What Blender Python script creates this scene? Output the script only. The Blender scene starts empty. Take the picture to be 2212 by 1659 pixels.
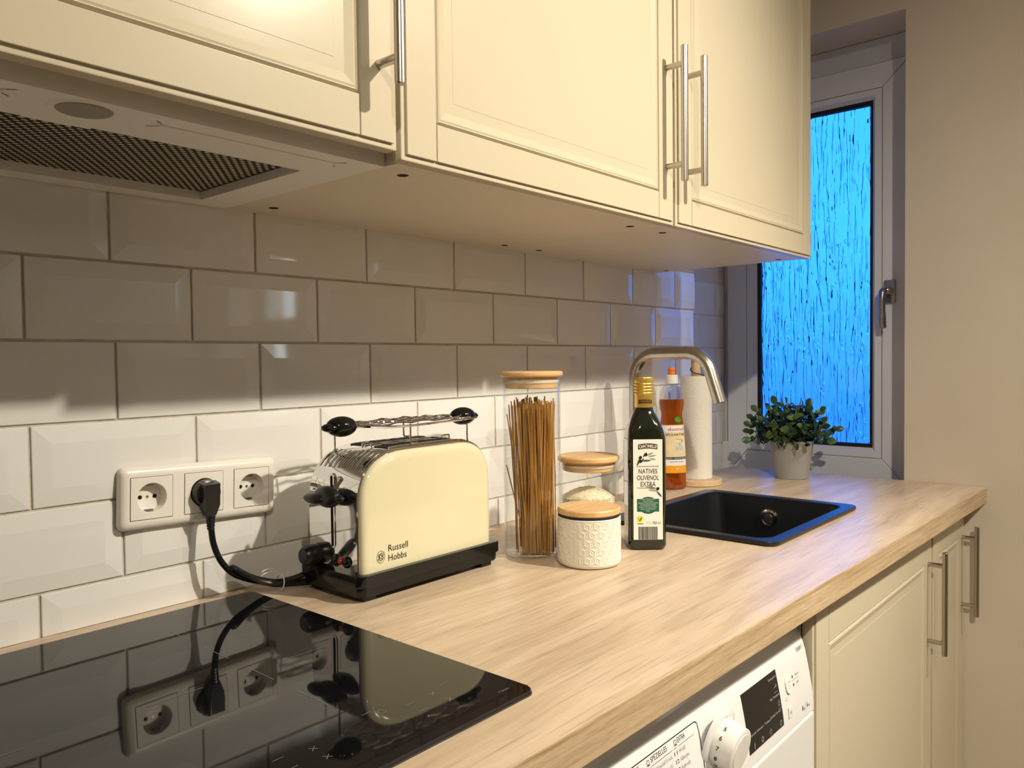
import bpy, bmesh, math, random
from mathutils import Vector, Matrix
R=math.radians; PI=math.pi
random.seed(7)
sc=bpy.context.scene
COL=sc.collection
Z0=1.2542                       # calibrated z=0 (a tile joint) lies this high above the floor
ZC=-0.3542                      # worktop surface in calibrated z
# ------------------------------------------------------------------ camera
cam=bpy.data.objects.new('camera',bpy.data.cameras.new('camera')); COL.objects.link(cam)
def cam_axes(yaw,pitch,roll):
    f=Vector((math.sin(yaw)*math.cos(pitch),math.cos(yaw)*math.cos(pitch),math.sin(pitch)))
    r=Vector((math.cos(yaw),-math.sin(yaw),0)); u=r.cross(f)
    c,s=math.cos(roll),math.sin(roll)
    return c*r+s*u,-s*r+c*u,f
r_,u_,f_=cam_axes(0.855660361,-0.0307568571,-0.0119290457)
M=Matrix((( r_.x,u_.x,-f_.x),(r_.y,u_.y,-f_.y),(r_.z,u_.z,-f_.z))).to_4x4()
M.translation=Vector((-0.417762135,-1.03209659,-0.0299988408+Z0))
cam.matrix_world=M
cam.data.sensor_width=36; cam.data.lens=1692.22822/2212*36; cam.data.clip_start=.02; cam.data.clip_end=200
sc.camera=cam
# ------------------------------------------------------------------ world: evening sky
w=bpy.data.worlds.new('world'); sc.world=w; w.use_nodes=True
nt=w.node_tree; nt.nodes.clear()
wo=nt.nodes.new('ShaderNodeOutputWorld'); bg=nt.nodes.new('ShaderNodeBackground'); nt.links.new(bg.outputs[0],wo.inputs[0])
tc=nt.nodes.new('ShaderNodeTexCoord'); sx=nt.nodes.new('ShaderNodeSeparateXYZ'); rp=nt.nodes.new('ShaderNodeValToRGB')
mp=nt.nodes.new('ShaderNodeMapRange'); mp.inputs[1].default_value=-.25; mp.inputs[2].default_value=.6
nt.links.new(tc.outputs['Generated'],sx.inputs[0]); nt.links.new(sx.outputs[2],mp.inputs[0]); nt.links.new(mp.outputs[0],rp.inputs[0]); nt.links.new(rp.outputs[0],bg.inputs[0])
e=rp.color_ramp.elements
e[0].position=.0; e[0].color=(.36,.40,.44,1); e[1].position=1; e[1].color=(.62,.80,1,1)
for p_,c_ in((.22,(.42,.47,.52)),(.33,(.60,.70,.80)),(.45,(.80,.92,1.0))):
    k=e.new(p_); k.color=(*c_,1)
bg.inputs[1].default_value=9.0
# ------------------------------------------------------------------ exposure
sc.view_settings.view_transform='Standard'; sc.view_settings.look='None'
sc.view_settings.gamma=1; sc.view_settings.use_curve_mapping=False
sc.view_settings.exposure=0.0
sc.cycles.use_denoising=True
sc.cycles.max_bounces=10; sc.cycles.transparent_max_bounces=16; sc.cycles.transmission_bounces=12; sc.cycles.glossy_bounces=6
sc.cycles.sample_clamp_indirect=6
LAMP_COL=(1.0,.91,.75)
SPOT_A=192; SPOT_B=135; ADDED_SPOT_C=100
# ------------------------------------------------------------------ materials
MATS={}
def mat(name,col,rough=.5,metal=0,spec=.5,var=.06,scale=8,bump=0,bscale=60,coat=0,coat_r=.05,col2=None,stretch=(1,1,1),trans=0,ior=1.45,aniso=0):
    if name in MATS: return MATS[name]
    m=bpy.data.materials.new(name); m.use_nodes=True; n=m.node_tree.nodes; l=m.node_tree.links
    b=n['Principled BSDF']
    tcn=n.new('ShaderNodeTexCoord'); mpn=n.new('ShaderNodeMapping'); l.new(tcn.outputs['Object'],mpn.inputs[0]); mpn.inputs['Scale'].default_value=stretch
    ns=n.new('ShaderNodeTexNoise'); ns.inputs['Scale'].default_value=scale; ns.inputs['Detail'].default_value=4; l.new(mpn.outputs[0],ns.inputs[0])
    cr=n.new('ShaderNodeValToRGB'); l.new(ns.outputs[0],cr.inputs[0])
    c2=col2 or tuple(min(1,c*(1+var)) for c in col); c1=col if col2 else tuple(c*(1-var) for c in col)
    cr.color_ramp.elements[0].position=.3; cr.color_ramp.elements[1].position=.7
    cr.color_ramp.elements[0].color=(*c1,1); cr.color_ramp.elements[1].color=(*c2,1)
    l.new(cr.outputs[0],b.inputs['Base Color'])
    b.inputs['Roughness'].default_value=rough; b.inputs['Metallic'].default_value=metal
    b.inputs['Specular IOR Level'].default_value=spec; b.inputs['IOR'].default_value=ior
    b.inputs['Coat Weight'].default_value=coat; b.inputs['Coat Roughness'].default_value=coat_r
    b.inputs['Transmission Weight'].default_value=trans
    if bump:
        nb=n.new('ShaderNodeTexNoise'); nb.inputs['Scale'].default_value=bscale; nb.inputs['Detail'].default_value=3; l.new(mpn.outputs[0],nb.inputs[0])
        bp=n.new('ShaderNodeBump'); bp.inputs['Strength'].default_value=bump; bp.inputs['Distance'].default_value=.002
        l.new(nb.outputs[0],bp.inputs['Height']); l.new(bp.outputs[0],b.inputs['Normal'])
    MATS[name]=m; return m
def emis(name,col,strength):
    m=bpy.data.materials.new(name); m.use_nodes=True; n=m.node_tree.nodes; l=m.node_tree.links; n.clear()
    o=n.new('ShaderNodeOutputMaterial'); em=n.new('ShaderNodeEmission'); em.inputs[0].default_value=(*col,1); em.inputs[1].default_value=strength
    l.new(em.outputs[0],o.inputs[0]); return m
def thin_glass(name,tint=(.97,.985,.98),rough=.02,edge=.35):
    m=bpy.data.materials.new(name); m.use_nodes=True; n=m.node_tree.nodes; l=m.node_tree.links; n.clear()
    o=n.new('ShaderNodeOutputMaterial'); mx=n.new('ShaderNodeMixShader'); tr=n.new('ShaderNodeBsdfTransparent'); gl=n.new('ShaderNodeBsdfGlossy')
    fr=n.new('ShaderNodeMapRange'); pw=n.new('ShaderNodeMath'); pw.operation='POWER'; pw.inputs[1].default_value=5; fr.inputs[3].default_value=.035; fr.inputs[4].default_value=.85; lf=n.new('ShaderNodeLayerWeight'); lf.inputs[0].default_value=.5; l.new(lf.outputs['Facing'],pw.inputs[0]); l.new(pw.outputs[0],fr.inputs[0]); lw=n.new('ShaderNodeLayerWeight'); lw.inputs[0].default_value=.12
    cr=n.new('ShaderNodeValToRGB'); cr.color_ramp.elements[0].position=.45; cr.color_ramp.elements[0].color=(*tint,1); cr.color_ramp.elements[1].color=(*[t*edge for t in tint],1)
    l.new(lw.outputs['Facing'],cr.inputs[0]); l.new(cr.outputs[0],tr.inputs[0]); gl.inputs['Roughness'].default_value=rough
    l.new(fr.outputs[0],mx.inputs[0]); l.new(tr.outputs[0],mx.inputs[1]); l.new(gl.outputs[0],mx.inputs[2]); l.new(mx.outputs[0],o.inputs[0])
    return m
def wood(name,c1,c2,c3,stretch=(1.3,16,16),rough=.4,scale=1.0,vein=.5,knots=0,spec=.5,bump=.06):
    m=bpy.data.materials.new(name); m.use_nodes=True; n=m.node_tree.nodes; l=m.node_tree.links; b=n['Principled BSDF']
    t=n.new('ShaderNodeTexCoord'); mp=n.new('ShaderNodeMapping'); mp.inputs['Scale'].default_value=[s*scale for s in stretch]; l.new(t.outputs['Object'],mp.inputs[0])
    # slow warp so the grain wanders
    n0=n.new('ShaderNodeTexNoise'); n0.inputs['Scale'].default_value=2.2*scale; n0.inputs['Detail'].default_value=2; l.new(t.outputs['Object'],n0.inputs[0])
    ad=n.new('ShaderNodeVectorMath'); ad.operation='MULTIPLY_ADD'; l.new(n0.outputs['Color'],ad.inputs[0]); ad.inputs[1].default_value=(0,1.6,1.6); l.new(mp.outputs[0],ad.inputs[2])
    n1=n.new('ShaderNodeTexNoise'); n1.inputs['Scale'].default_value=2.0; n1.inputs['Detail'].default_value=7; n1.inputs['Roughness'].default_value=.62; l.new(ad.outputs[0],n1.inputs[0])
    cr=n.new('ShaderNodeValToRGB'); l.new(n1.outputs[0],cr.inputs[0]); el=cr.color_ramp.elements
    el[0].position=.28; el[0].color=(*c1,1); el[1].position=.68; el[1].color=(*c3,1); k=el.new(.48); k.color=(*c2,1)
    # fine pores
    mp2=n.new('ShaderNodeMapping'); mp2.inputs['Scale'].default_value=[s*scale*q for s,q in zip(stretch,(6,9,9))]; l.new(t.outputs['Object'],mp2.inputs[0])
    n2=n.new('ShaderNodeTexNoise'); n2.inputs['Scale'].default_value=2.0; n2.inputs['Detail'].default_value=4; l.new(mp2.outputs[0],n2.inputs[0])
    c2r=n.new('ShaderNodeValToRGB'); c2r.color_ramp.elements[0].position=.30; c2r.color_ramp.elements[0].color=(1-vein,1-vein,1-vein,1); c2r.color_ramp.elements[1].position=.46; c2r.color_ramp.elements[1].color=(1,1,1,1)
    l.new(n2.outputs[0],c2r.inputs[0])
    mx=n.new('ShaderNodeMix'); mx.data_type='RGBA'; mx.blend_type='MULTIPLY'; mx.inputs[0].default_value=1; l.new(cr.outputs[0],mx.inputs[6]); l.new(c2r.outputs[0],mx.inputs[7])
    out=mx.outputs[2]
    if knots:
        mp3=n.new('ShaderNodeMapping'); mp3.inputs['Scale'].default_value=(.9,8,8); mp3.inputs['Location'].default_value=(.35,.2,0); l.new(t.outputs['Object'],mp3.inputs[0])
        n3=n.new('ShaderNodeTexNoise'); n3.inputs['Scale'].default_value=1.7; n3.inputs['Detail'].default_value=5; n3.inputs['Distortion'].default_value=.7; l.new(mp3.outputs[0],n3.inputs[0])
        c3r=n.new('ShaderNodeValToRGB'); c3r.color_ramp.elements[0].position=.31; c3r.color_ramp.elements[0].color=(.55,.47,.42,1); c3r.color_ramp.elements[1].position=.39; c3r.color_ramp.elements[1].color=(1,1,1,1)
        l.new(n3.outputs[0],c3r.inputs[0])
        m2=n.new('ShaderNodeMix'); m2.data_type='RGBA'; m2.blend_type='MULTIPLY'; m2.inputs[0].default_value=knots; l.new(out,m2.inputs[6]); l.new(c3r.outputs[0],m2.inputs[7]); out=m2.outputs[2]
    l.new(out,b.inputs['Base Color']); b.inputs['Roughness'].default_value=rough; b.inputs['Specular IOR Level'].default_value=spec
    if bump:
        bp=n.new('ShaderNodeBump'); bp.inputs['Strength'].default_value=bump; bp.inputs['Distance'].default_value=.001; l.new(n2.outputs[0],bp.inputs['Height']); l.new(bp.outputs[0],b.inputs['Normal'])
    return m
M_tile=mat('glazed_tile',(.80,.785,.755),.05,var=.02,scale=3,bump=.05,bscale=9,spec=.6)
M_grout=mat('grout',(.56,.51,.43),.9,var=.12,scale=60)
M_wall=mat('wall_paint',(.70,.62,.51),.85,var=.03,scale=4,bump=.05,bscale=180)
M_ceil=mat('ceiling_paint',(.88,.86,.82),.9,var=.02)
M_floor=wood('floor_boards',(.30,.22,.15),(.38,.29,.20),(.45,.35,.25),(1,8,8),rough=.5)
M_pvc=mat('window_plastic',(.76,.77,.78),.35,var=.02)
M_gasket=mat('black_gasket',(.006,.006,.007),.6)
M_cream=mat('cream_lacquer',(.56,.495,.365),.24,var=.015,scale=3,spec=.14,bump=.02,bscale=120)
M_cream_in=mat('cabinet_board',(.74,.67,.54),.38,var=.02,scale=3)
M_steel=mat('brushed_steel',(.50,.455,.40),.27,metal=1,var=.05,scale=40,stretch=(1,1,.05))
M_chrome=mat('chrome',(.74,.73,.72),.045,metal=1,var=.01)
M_nickel=mat('brushed_nickel',(.44,.41,.37),.24,metal=1,var=.05,scale=60,stretch=(.2,.2,1))
M_blackgloss=mat('black_gloss_plastic',(.006,.006,.006),.10,var=.1)
M_black=mat('black_plastic',(.010,.010,.010),.32,var=.1)
M_blackmat=mat('black_void',(.003,.003,.003),.9,var=.1)
M_rubber=mat('cord_rubber',(.007,.007,.007),.22,var=.1)
M_hob=mat('hob_glass',(.004,.004,.005),.03,var=.05,spec=.45)
M_hobedge=mat('hob_edge',(.03,.028,.026),.35)
M_mark=mat('grey_print',(.20,.195,.18),.5)
M_top=wood('oak_laminate',(.43,.315,.205),(.57,.44,.305),(.67,.53,.39),(.8,15,15),rough=.34,vein=.26,knots=.40,spec=.5,bump=.03)
M_edge=wood('oak_edge',(.30,.205,.11),(.48,.345,.205),(.62,.47,.30),(2.2,95,95),rough=.45,vein=.35)
M_bamboo=wood('bamboo',(.56,.33,.13),(.66,.41,.18),(.74,.49,.24),(2,30,30),rough=.42,vein=.12)
M_beech=wood('beech',(.60,.40,.20),(.68,.48,.27),(.74,.55,.33),(2,20,20),rough=.45,vein=.15)
M_seal=mat('silicone_seal',(.62,.55,.45),.4)
M_blackseal=mat('black_seal',(.01,.01,.015),.5)
M_glass=thin_glass('jar_glass',(.985,.99,.985),.02,.80)
M_pane=thin_glass('clear_pane',(.97,.98,.98),0,.8)
M_white=mat('white_plastic',(.76,.74,.70),.22,var=.015)
M_socket=mat('socket_plastic',(.84,.80,.72),.26,var=.015)
M_enamel=mat('white_enamel',(.70,.695,.69),.20,var=.01)
M_greyp=mat('washer_grey',(.80,.79,.79),.3,var=.01)
M_ink=mat('black_print',(.012,.012,.014),.5)
M_inkgrey=mat('pale_print',(.36,.35,.34),.5)
M_inkwhite=mat('white_print',(.36,.36,.35),.5)
M_cream_t=mat('toaster_cream',(.68,.63,.43),.10,var=.01,coat=.5,coat_r=.03)
M_red=mat('red_button',(.45,.03,.02),.2)
M_ceramic=mat('cream_ceramic',(.74,.70,.60),.45,var=.03,bump=.05)
M_pasta=mat('wholewheat_pasta',(.33,.145,.030),.5,col2=(.54,.28,.065),scale=90,stretch=(1,1,.12))
M_rice=mat('rice_grain',(.78,.70,.52),.5,var=.1,scale=300)
M_oil=mat('dark_olive_glass',(.007,.009,.004),.06,spec=.6,coat=.6)
M_gold=mat('gold_cap',(.72,.47,.10),.30,metal=.75,var=.06)
M_label=mat('paper_label',(.80,.78,.70),.55,var=.015)
M_brown=mat('brown_banner',(.055,.022,.010),.5)
M_green=mat('green_print',(.01,.12,.07),.5)
M_sage=mat('sage_print',(.30,.34,.26),.5)
M_darkleaf=mat('leaf_print',(.06,.08,.045),.5)
M_yellow=mat('yellow_print',(.85,.68,.03),.5)
M_soapcap=mat('soap_cap_white',(.80,.77,.72),.3)
M_orange=mat('orange_cap',(.85,.20,.02),.3)
M_liquid=mat('orange_detergent',(.62,.135,.004),.10,trans=.75,ior=1.36,var=.05,coat=.2)
M_soaplabel=mat('soap_label',(.80,.66,.42),.4,var=.1,scale=30)
M_soaporange=mat('soap_label_orange',(.85,.36,.02),.4)
M_soapwhite=mat('soap_label_white',(.85,.84,.80),.4)
M_soapred=mat('soap_red',(.60,.015,.02),.4)
M_soapgreen=mat('soap_green',(.06,.32,.03),.4)
M_navy=mat('navy_print',(.01,.01,.05),.4)
M_granite=mat('black_granite',(.010,.011,.013),.33,var=.4,scale=500,bump=.04,bscale=600)
M_pot=mat('grey_pot',(.37,.36,.345),.38,var=.02)
M_soil=mat('soil',(.02,.015,.01),.95,var=.4,scale=80)
M_stem=mat('plant_stem',(.05,.09,.03),.6)
M_hoodp=mat('hood_panel',(.86,.84,.80),.33,var=.03)
M_filter=mat('filter_aluminium',(.66,.58,.44),.4,metal=.2)
M_filterdark=mat('filter_dark',(.012,.010,.007),.8)
M_seam=mat('board_edge_tape',(.80,.70,.48),.4)
M_shade=mat('lamp_shade',(.70,.68,.64),.4)
def leaf_mat():
    m=bpy.data.materials.new('leaf_green'); m.use_nodes=True; n=m.node_tree.nodes; l=m.node_tree.links; b=n['Principled BSDF']
    oi=n.new('ShaderNodeObjectInfo'); cr=n.new('ShaderNodeValToRGB'); el=cr.color_ramp.elements
    el[0].position=0; el[0].color=(.010,.035,.016,1); el[1].position=1; el[1].color=(.22,.27,.045,1); k=el.new(.55); k.color=(.030,.085,.028,1); k=el.new(.85); k.color=(.09,.15,.035,1)
    l.new(oi.outputs['Random'],cr.inputs[0])
    # pale rim: distance from the leaf mid line, in leaf coordinates
    t=n.new('ShaderNodeTexCoord'); s=n.new('ShaderNodeSeparateXYZ'); l.new(t.outputs['Generated'],s.inputs[0])
    a=n.new('ShaderNodeMath'); a.operation='SUBTRACT'; a.inputs[1].default_value=.5; l.new(s.outputs[1],a.inputs[0])
    ab=n.new('ShaderNodeMath'); ab.operation='ABSOLUTE'; l.new(a.outputs[0],ab.inputs[0])
    mr=n.new('ShaderNodeMapRange'); mr.inputs[1].default_value=.30; mr.inputs[2].default_value=.48; mr.inputs[3].default_value=0; mr.inputs[4].default_value=.45; l.new(ab.outputs[0],mr.inputs[0])
    mx=n.new('ShaderNodeMix'); mx.data_type='RGBA'; l.new(mr.outputs[0],mx.inputs[0]); l.new(cr.outputs[0],mx.inputs[6]); mx.inputs[7].default_value=(.16,.22,.09,1)
    l.new(mx.outputs[2],b.inputs['Base Color']); b.inputs['Roughness'].default_value=.35; return m
M_leaf=leaf_mat()
def paper_mat():
    m=mat('kitchen_paper',(.80,.76,.68),.95,var=.02); n=m.node_tree.nodes; l=m.node_tree.links; b=n['Principled BSDF']
    t=n.new('ShaderNodeTexCoord'); v=n.new('ShaderNodeTexVoronoi'); v.inputs['Scale'].default_value=46; l.new(t.outputs['Object'],v.inputs[0])
    mu=n.new('ShaderNodeMath'); mu.operation='MULTIPLY'; mu.inputs[1].default_value=34; l.new(v.outputs['Distance'],mu.inputs[0])
    si=n.new('ShaderNodeMath'); si.operation='SINE'; l.new(mu.outputs[0],si.inputs[0])
    bp=n.new('ShaderNodeBump'); bp.inputs['Strength'].default_value=.16; bp.inputs['Distance'].default_value=.0010; l.new(si.outputs[0],bp.inputs['Height']); l.new(bp.outputs[0],b.inputs['Normal']); return m
M_paper=paper_mat()
def rain_glass(tint=(1,1,1),nm='rain_textured_glass'):
    m=bpy.data.materials.new(nm); m.use_nodes=True; n=m.node_tree.nodes; l=m.node_tree.links; n.clear()
    o=n.new('ShaderNodeOutputMaterial'); g=n.new('ShaderNodeBsdfGlass'); g.inputs['Roughness'].default_value=0.0; g.inputs['IOR'].default_value=1.45
    g.inputs['Color'].default_value=(*tint,1)
    t=n.new('ShaderNodeTexCoord')
    def noise(sc_,det,dist,stretch):
        mp=n.new('ShaderNodeMapping'); mp.inputs['Scale'].default_value=stretch; l.new(t.outputs['Object'],mp.inputs[0])
        q=n.new('ShaderNodeTexNoise'); q.inputs['Scale'].default_value=sc_; q.inputs['Detail'].default_value=det; q.inputs['Distortion'].default_value=dist; l.new(mp.outputs[0],q.inputs[0]); return q.outputs[0]
    a=noise(95,2,.6,(1,1,.07)); 
    r1=n.new('ShaderNodeMapRange'); r1.interpolation_type='SMOOTHSTEP'; r1.inputs[1].default_value=.47; r1.inputs[2].default_value=.60; l.new(a,r1.inputs[0])
    mpv=n.new('ShaderNodeMapping'); mpv.inputs['Scale'].default_value=(1,1,.55); l.new(t.outputs['Object'],mpv.inputs[0])
    v=n.new('ShaderNodeTexVoronoi'); v.inputs['Scale'].default_value=70; l.new(mpv.outputs[0],v.inputs[0])
    r2=n.new('ShaderNodeMapRange'); r2.interpolation_type='SMOOTHSTEP'; r2.inputs[1].default_value=.34; r2.inputs[2].default_value=.10; l.new(v.outputs['Distance'],r2.inputs[0])
    msk=noise(9,2,0,(1,1,.8)); r3=n.new('ShaderNodeMapRange'); r3.inputs[1].default_value=.5; r3.inputs[2].default_value=.58; l.new(msk,r3.inputs[0])
    mu=n.new('ShaderNodeMath'); mu.operation='MULTIPLY'; l.new(r2.outputs[0],mu.inputs[0]); l.new(r3.outputs[0],mu.inputs[1])
    ad=n.new('ShaderNodeMath'); ad.operation='MAXIMUM'; l.new(r1.outputs[0],ad.inputs[0]); l.new(mu.outputs[0],ad.inputs[1])
    bp=n.new('ShaderNodeBump'); bp.inputs['Strength'].default_value=1; bp.inputs['Distance'].default_value=.0022; l.new(ad.outputs[0],bp.inputs['Height']); l.new(bp.outputs[0],g.inputs['Normal'])
    l.new(g.outputs[0],o.inputs[0]); return m
M_rain=rain_glass()
M_skytint=rain_glass((.0095,.088,.36),'sky_blue_in_glass')  # blue of the evening light put into the glass colour
# ------------------------------------------------------------------ mesh helpers (all coordinates in calibrated space, z relative to Z0)
ORG={}
def link(o,parent=None):
    COL.objects.link(o)
    if parent is not None: o.parent=parent
    return o
def thing(name,label,cat,loc,group=None,kind=None):
    o=bpy.data.objects.new(name,None); o.empty_display_size=.05; COL.objects.link(o)
    o.location=(loc[0],loc[1],loc[2]+Z0); ORG[o.name]=Vector(loc)
    o['label']=label
    if cat: o['category']=cat
    if group: o['group']=group
    if kind: o['kind']=kind
    return o
def org(p): return ORG.get(p.name,Vector((0,0,-Z0))) if p is not None else None
def obj(name,bm,m,parent=None,smooth=True,ang=35,label=None,cat=None,group=None,kind=None,at=None):
    """links bm as one mesh object; with a parent the mesh is stored relative to the thing's origin"""
    o0=Vector(at) if at is not None else (org(parent) if parent is not None else None)
    if o0 is None:
        lo=Vector((min(v.co.x for v in bm.verts)+max(v.co.x for v in bm.verts),min(v.co.y for v in bm.verts)+max(v.co.y for v in bm.verts),0))/2
        o0=Vector((lo.x,lo.y,min(v.co.z for v in bm.verts)))
    bmesh.ops.translate(bm,verts=bm.verts,vec=-o0)
    bmesh.ops.recalc_face_normals(bm,faces=bm.faces)
    me=bpy.data.meshes.new(name); bm.to_mesh(me); bm.free()
    me.materials.append(m)
    if smooth:
        me.polygons.foreach_set('use_smooth',[True]*len(me.polygons)); me.set_sharp_from_angle(angle=R(ang))
    o=bpy.data.objects.new(name,me); COL.objects.link(o)
    if smooth:
        wm_=o.modifiers.new('weighted_normal','WEIGHTED_NORMAL'); wm_.keep_sharp=True; wm_.weight=90
    if parent is not None: o.parent=parent; ORG[o.name]=o0
    else: o.location=(o0.x,o0.y,o0.z+Z0); ORG[o.name]=o0
    if label: o['label']=label
    if cat: o['category']=cat
    if group: o['group']=group
    if kind: o['kind']=kind
    return o
def nb(): return bmesh.new()
def box(bm,x0,x1,y0,y1,z0,z1,bev=0,seg=2):
    vs=[bm.verts.new((x,y,z)) for x in(x0,x1) for y in(y0,y1) for z in(z0,z1)]
    idx=[(0,1,3,2),(4,6,7,5),(0,4,5,1),(2,3,7,6),(0,2,6,4),(1,5,7,3)]
    fs=[bm.faces.new([vs[i] for i in f]) for f in idx]
    if bev:
        es={e for f in fs for e in f.edges}
        bmesh.ops.bevel(bm,geom=list(es),offset=bev,segments=seg,affect='EDGES',profile=.5)
    return bm
def poly_prism(bm,pts0,pts1,cap=True,bev=0,seg=2):
    """joins two rings of 3-D points (same count) into a solid"""
    a=[bm.verts.new(p) for p in pts0]; b=[bm.verts.new(p) for p in pts1]; n=len(a); fs=[]
    for i in range(n): fs.append(bm.faces.new((a[i],a[(i+1)%n],b[(i+1)%n],b[i])))
    if cap:
        c0=bm.faces.new(a[::-1]); c1=bm.faces.new(b)
        if bev:
            bmesh.ops.bevel(bm,geom=list(c0.edges)+list(c1.edges),offset=bev,segments=seg,affect='EDGES',profile=.5)
    return bm
def rrect(x0,x1,y0,y1,r,n=6):
    out=[]
    for cx,cy,a0 in((x1-r,y1-r,0),(x0+r,y1-r,90),(x0+r,y0+r,180),(x1-r,y0+r,270)):
        for i in range(n+1):
            a=R(a0+90*i/n); out.append((cx+r*math.cos(a),cy+r*math.sin(a)))
    return out
def lathe(bm,prof,c=(0,0,0),seg=40,axis='z',close=False):
    """prof: list of (r,h) ; axis z, or x/y pointing along +axis"""
    def P(r,h,a):
        u,v=r*math.cos(a),r*math.sin(a)
        if axis=='z': return (c[0]+u,c[1]+v,c[2]+h)
        if axis=='y': return (c[0]+u,c[1]+h,c[2]+v)
        return (c[0]+h,c[1]+u,c[2]+v)
    rings=[]
    for r,h in prof:
        if r<1e-6: rings.append([bm.verts.new(P(0,h,0))])
        else: rings.append([bm.verts.new(P(r,h,2*PI*i/seg)) for i in range(seg)])
    pairs=list(zip(rings,rings[1:]))
    if close: pairs.append((rings[-1],rings[0]))
    for a,b in pairs:
        for i in range(seg):
            j=(i+1)%seg
            q=[a[i%len(a)],a[j%len(a)],b[j%len(b)],b[i%len(b)]]
            u=[]
            for v in q:
                if v not in u: u.append(v)
            if len(u)>2:
                try: bm.faces.new(u)
                except ValueError: pass
    return bm
def tube(bm,pts,r,seg=12,cap=True,closed=False):
    pts=[Vector(p) for p in pts]; n=len(pts); rs=r if isinstance(r,(list,tuple)) else [r]*n
    rings=[]; up=None
    for i,p in enumerate(pts):
        if closed: t=(pts[(i+1)%n]-pts[i-1]).normalized()
        else: t=(pts[min(i+1,n-1)]-pts[max(i-1,0)]).normalized()
        if up is None:
            up=Vector((0,0,1)) if abs(t.z)<.9 else Vector((1,0,0))
        s=t.cross(up)
        if s.length<1e-6: s=t.cross(Vector((1,0,0)))
        s.normalize(); up=s.cross(t).normalized()
        rings.append([bm.verts.new(p+rs[i]*(math.cos(2*PI*k/seg)*s+math.sin(2*PI*k/seg)*up)) for k in range(seg)])
    prs=list(zip(rings,rings[1:]))+([(rings[-1],rings[0])] if closed else [])
    for a,b in prs:
        for k in range(seg): bm.faces.new((a[k],a[(k+1)%seg],b[(k+1)%seg],b[k]))
    if cap and not closed:
        bm.faces.new(rings[0][::-1]); bm.faces.new(rings[-1])
    return bm
def spline(pts,n=10):
    P=[Vector(p) for p in pts]; out=[]
    for i in range(len(P)-1):
        p0=P[max(i-1,0)];p1=P[i];p2=P[i+1];p3=P[min(i+2,len(P)-1)]
        for k in range(n):
            t=k/n
            out.append(.5*((2*p1)+(-p0+p2)*t+(2*p0-5*p1+4*p2-p3)*t*t+(-p0+3*p1-3*p2+p3)*t**3))
    out.append(P[-1]); return out
def ellipsoid(bm,c,rx,ry,rz,seg=20,rings=12):
    v=[]
    for i in range(rings+1):
        a=-PI/2+PI*i/rings
        if i in(0,rings): v.append([bm.verts.new((c[0],c[1],c[2]+rz*math.sin(a)))])
        else: v.append([bm.verts.new((c[0]+rx*math.cos(a)*math.cos(2*PI*k/seg),c[1]+ry*math.cos(a)*math.sin(2*PI*k/seg),c[2]+rz*math.sin(a))) for k in range(seg)])
    for a,b in zip(v,v[1:]):
        for k in range(seg):
            q=[]
            for x in(a[k%len(a)],a[(k+1)%seg%len(a)],b[(k+1)%seg%len(b)],b[k%len(b)]):
                if x not in q: q.append(x)
            if len(q)>2: bm.faces.new(q)
    return bm
def plane_poly(bm,o,X,Y,pts,eps=0):
    o=Vector(o);X=Vector(X);Y=Vector(Y);N=X.cross(Y).normalized()*eps
    return bm.faces.new([bm.verts.new(o+X*a+Y*b+N) for a,b in pts])
def quad(bm,o,X,Y,a0,a1,b0,b1,eps=0): return plane_poly(bm,o,X,Y,[(a0,b0),(a1,b0),(a1,b1),(a0,b1)],eps)
def flat_line(bm,o,X,Y,p,q,wd,eps=0):
    d=Vector((q[0]-p[0],q[1]-p[1])); 
    if d.length<1e-9: return
    d.normalize(); n=Vector((-d.y,d.x))*wd/2
    plane_poly(bm,o,X,Y,[(p[0]+n.x,p[1]+n.y),(p[0]-n.x,p[1]-n.y),(q[0]-n.x,q[1]-n.y),(q[0]+n.x,q[1]+n.y)],eps)
def ring_flat(bm,o,X,Y,c,r,wd,seg=28,eps=0,sx=1,sy=1):
    for i in range(seg):
        a,b=2*PI*i/seg,2*PI*(i+1)/seg
        plane_poly(bm,o,X,Y,[(c[0]+sx*(r+wd)*math.cos(a),c[1]+sy*(r+wd)*math.sin(a)),(c[0]+sx*(r+wd)*math.cos(b),c[1]+sy*(r+wd)*math.sin(b)),(c[0]+sx*r*math.cos(b),c[1]+sy*r*math.sin(b)),(c[0]+sx*r*math.cos(a),c[1]+sy*r*math.sin(a))],eps)
def disc_flat(bm,o,X,Y,c,rx,ry=None,seg=24,eps=0,rot=0):
    ry=ry or rx; cr,sr=math.cos(rot),math.sin(rot)
    plane_poly(bm,o,X,Y,[(c[0]+rx*math.cos(2*PI*i/seg)*cr-ry*math.sin(2*PI*i/seg)*sr,c[1]+rx*math.cos(2*PI*i/seg)*sr+ry*math.sin(2*PI*i/seg)*cr) for i in range(seg)],eps)
def leaf_flat(bm,o,X,Y,p,q,wd,eps=0):
    d=Vector((q[0]-p[0],q[1]-p[1])); L=d.length; d.normalize(); n=Vector((-d.y,d.x)); up=[];dn=[]
    for i in range(7):
        t=i/6; h=wd/2*math.sin(PI*t)**.8; c=Vector(p)+d*L*t; up.append((c.x+n.x*h,c.y+n.y*h)); dn.append((c.x-n.x*h,c.y-n.y*h))
    plane_poly(bm,o,X,Y,dn+up[-2:0:-1],eps)
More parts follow.
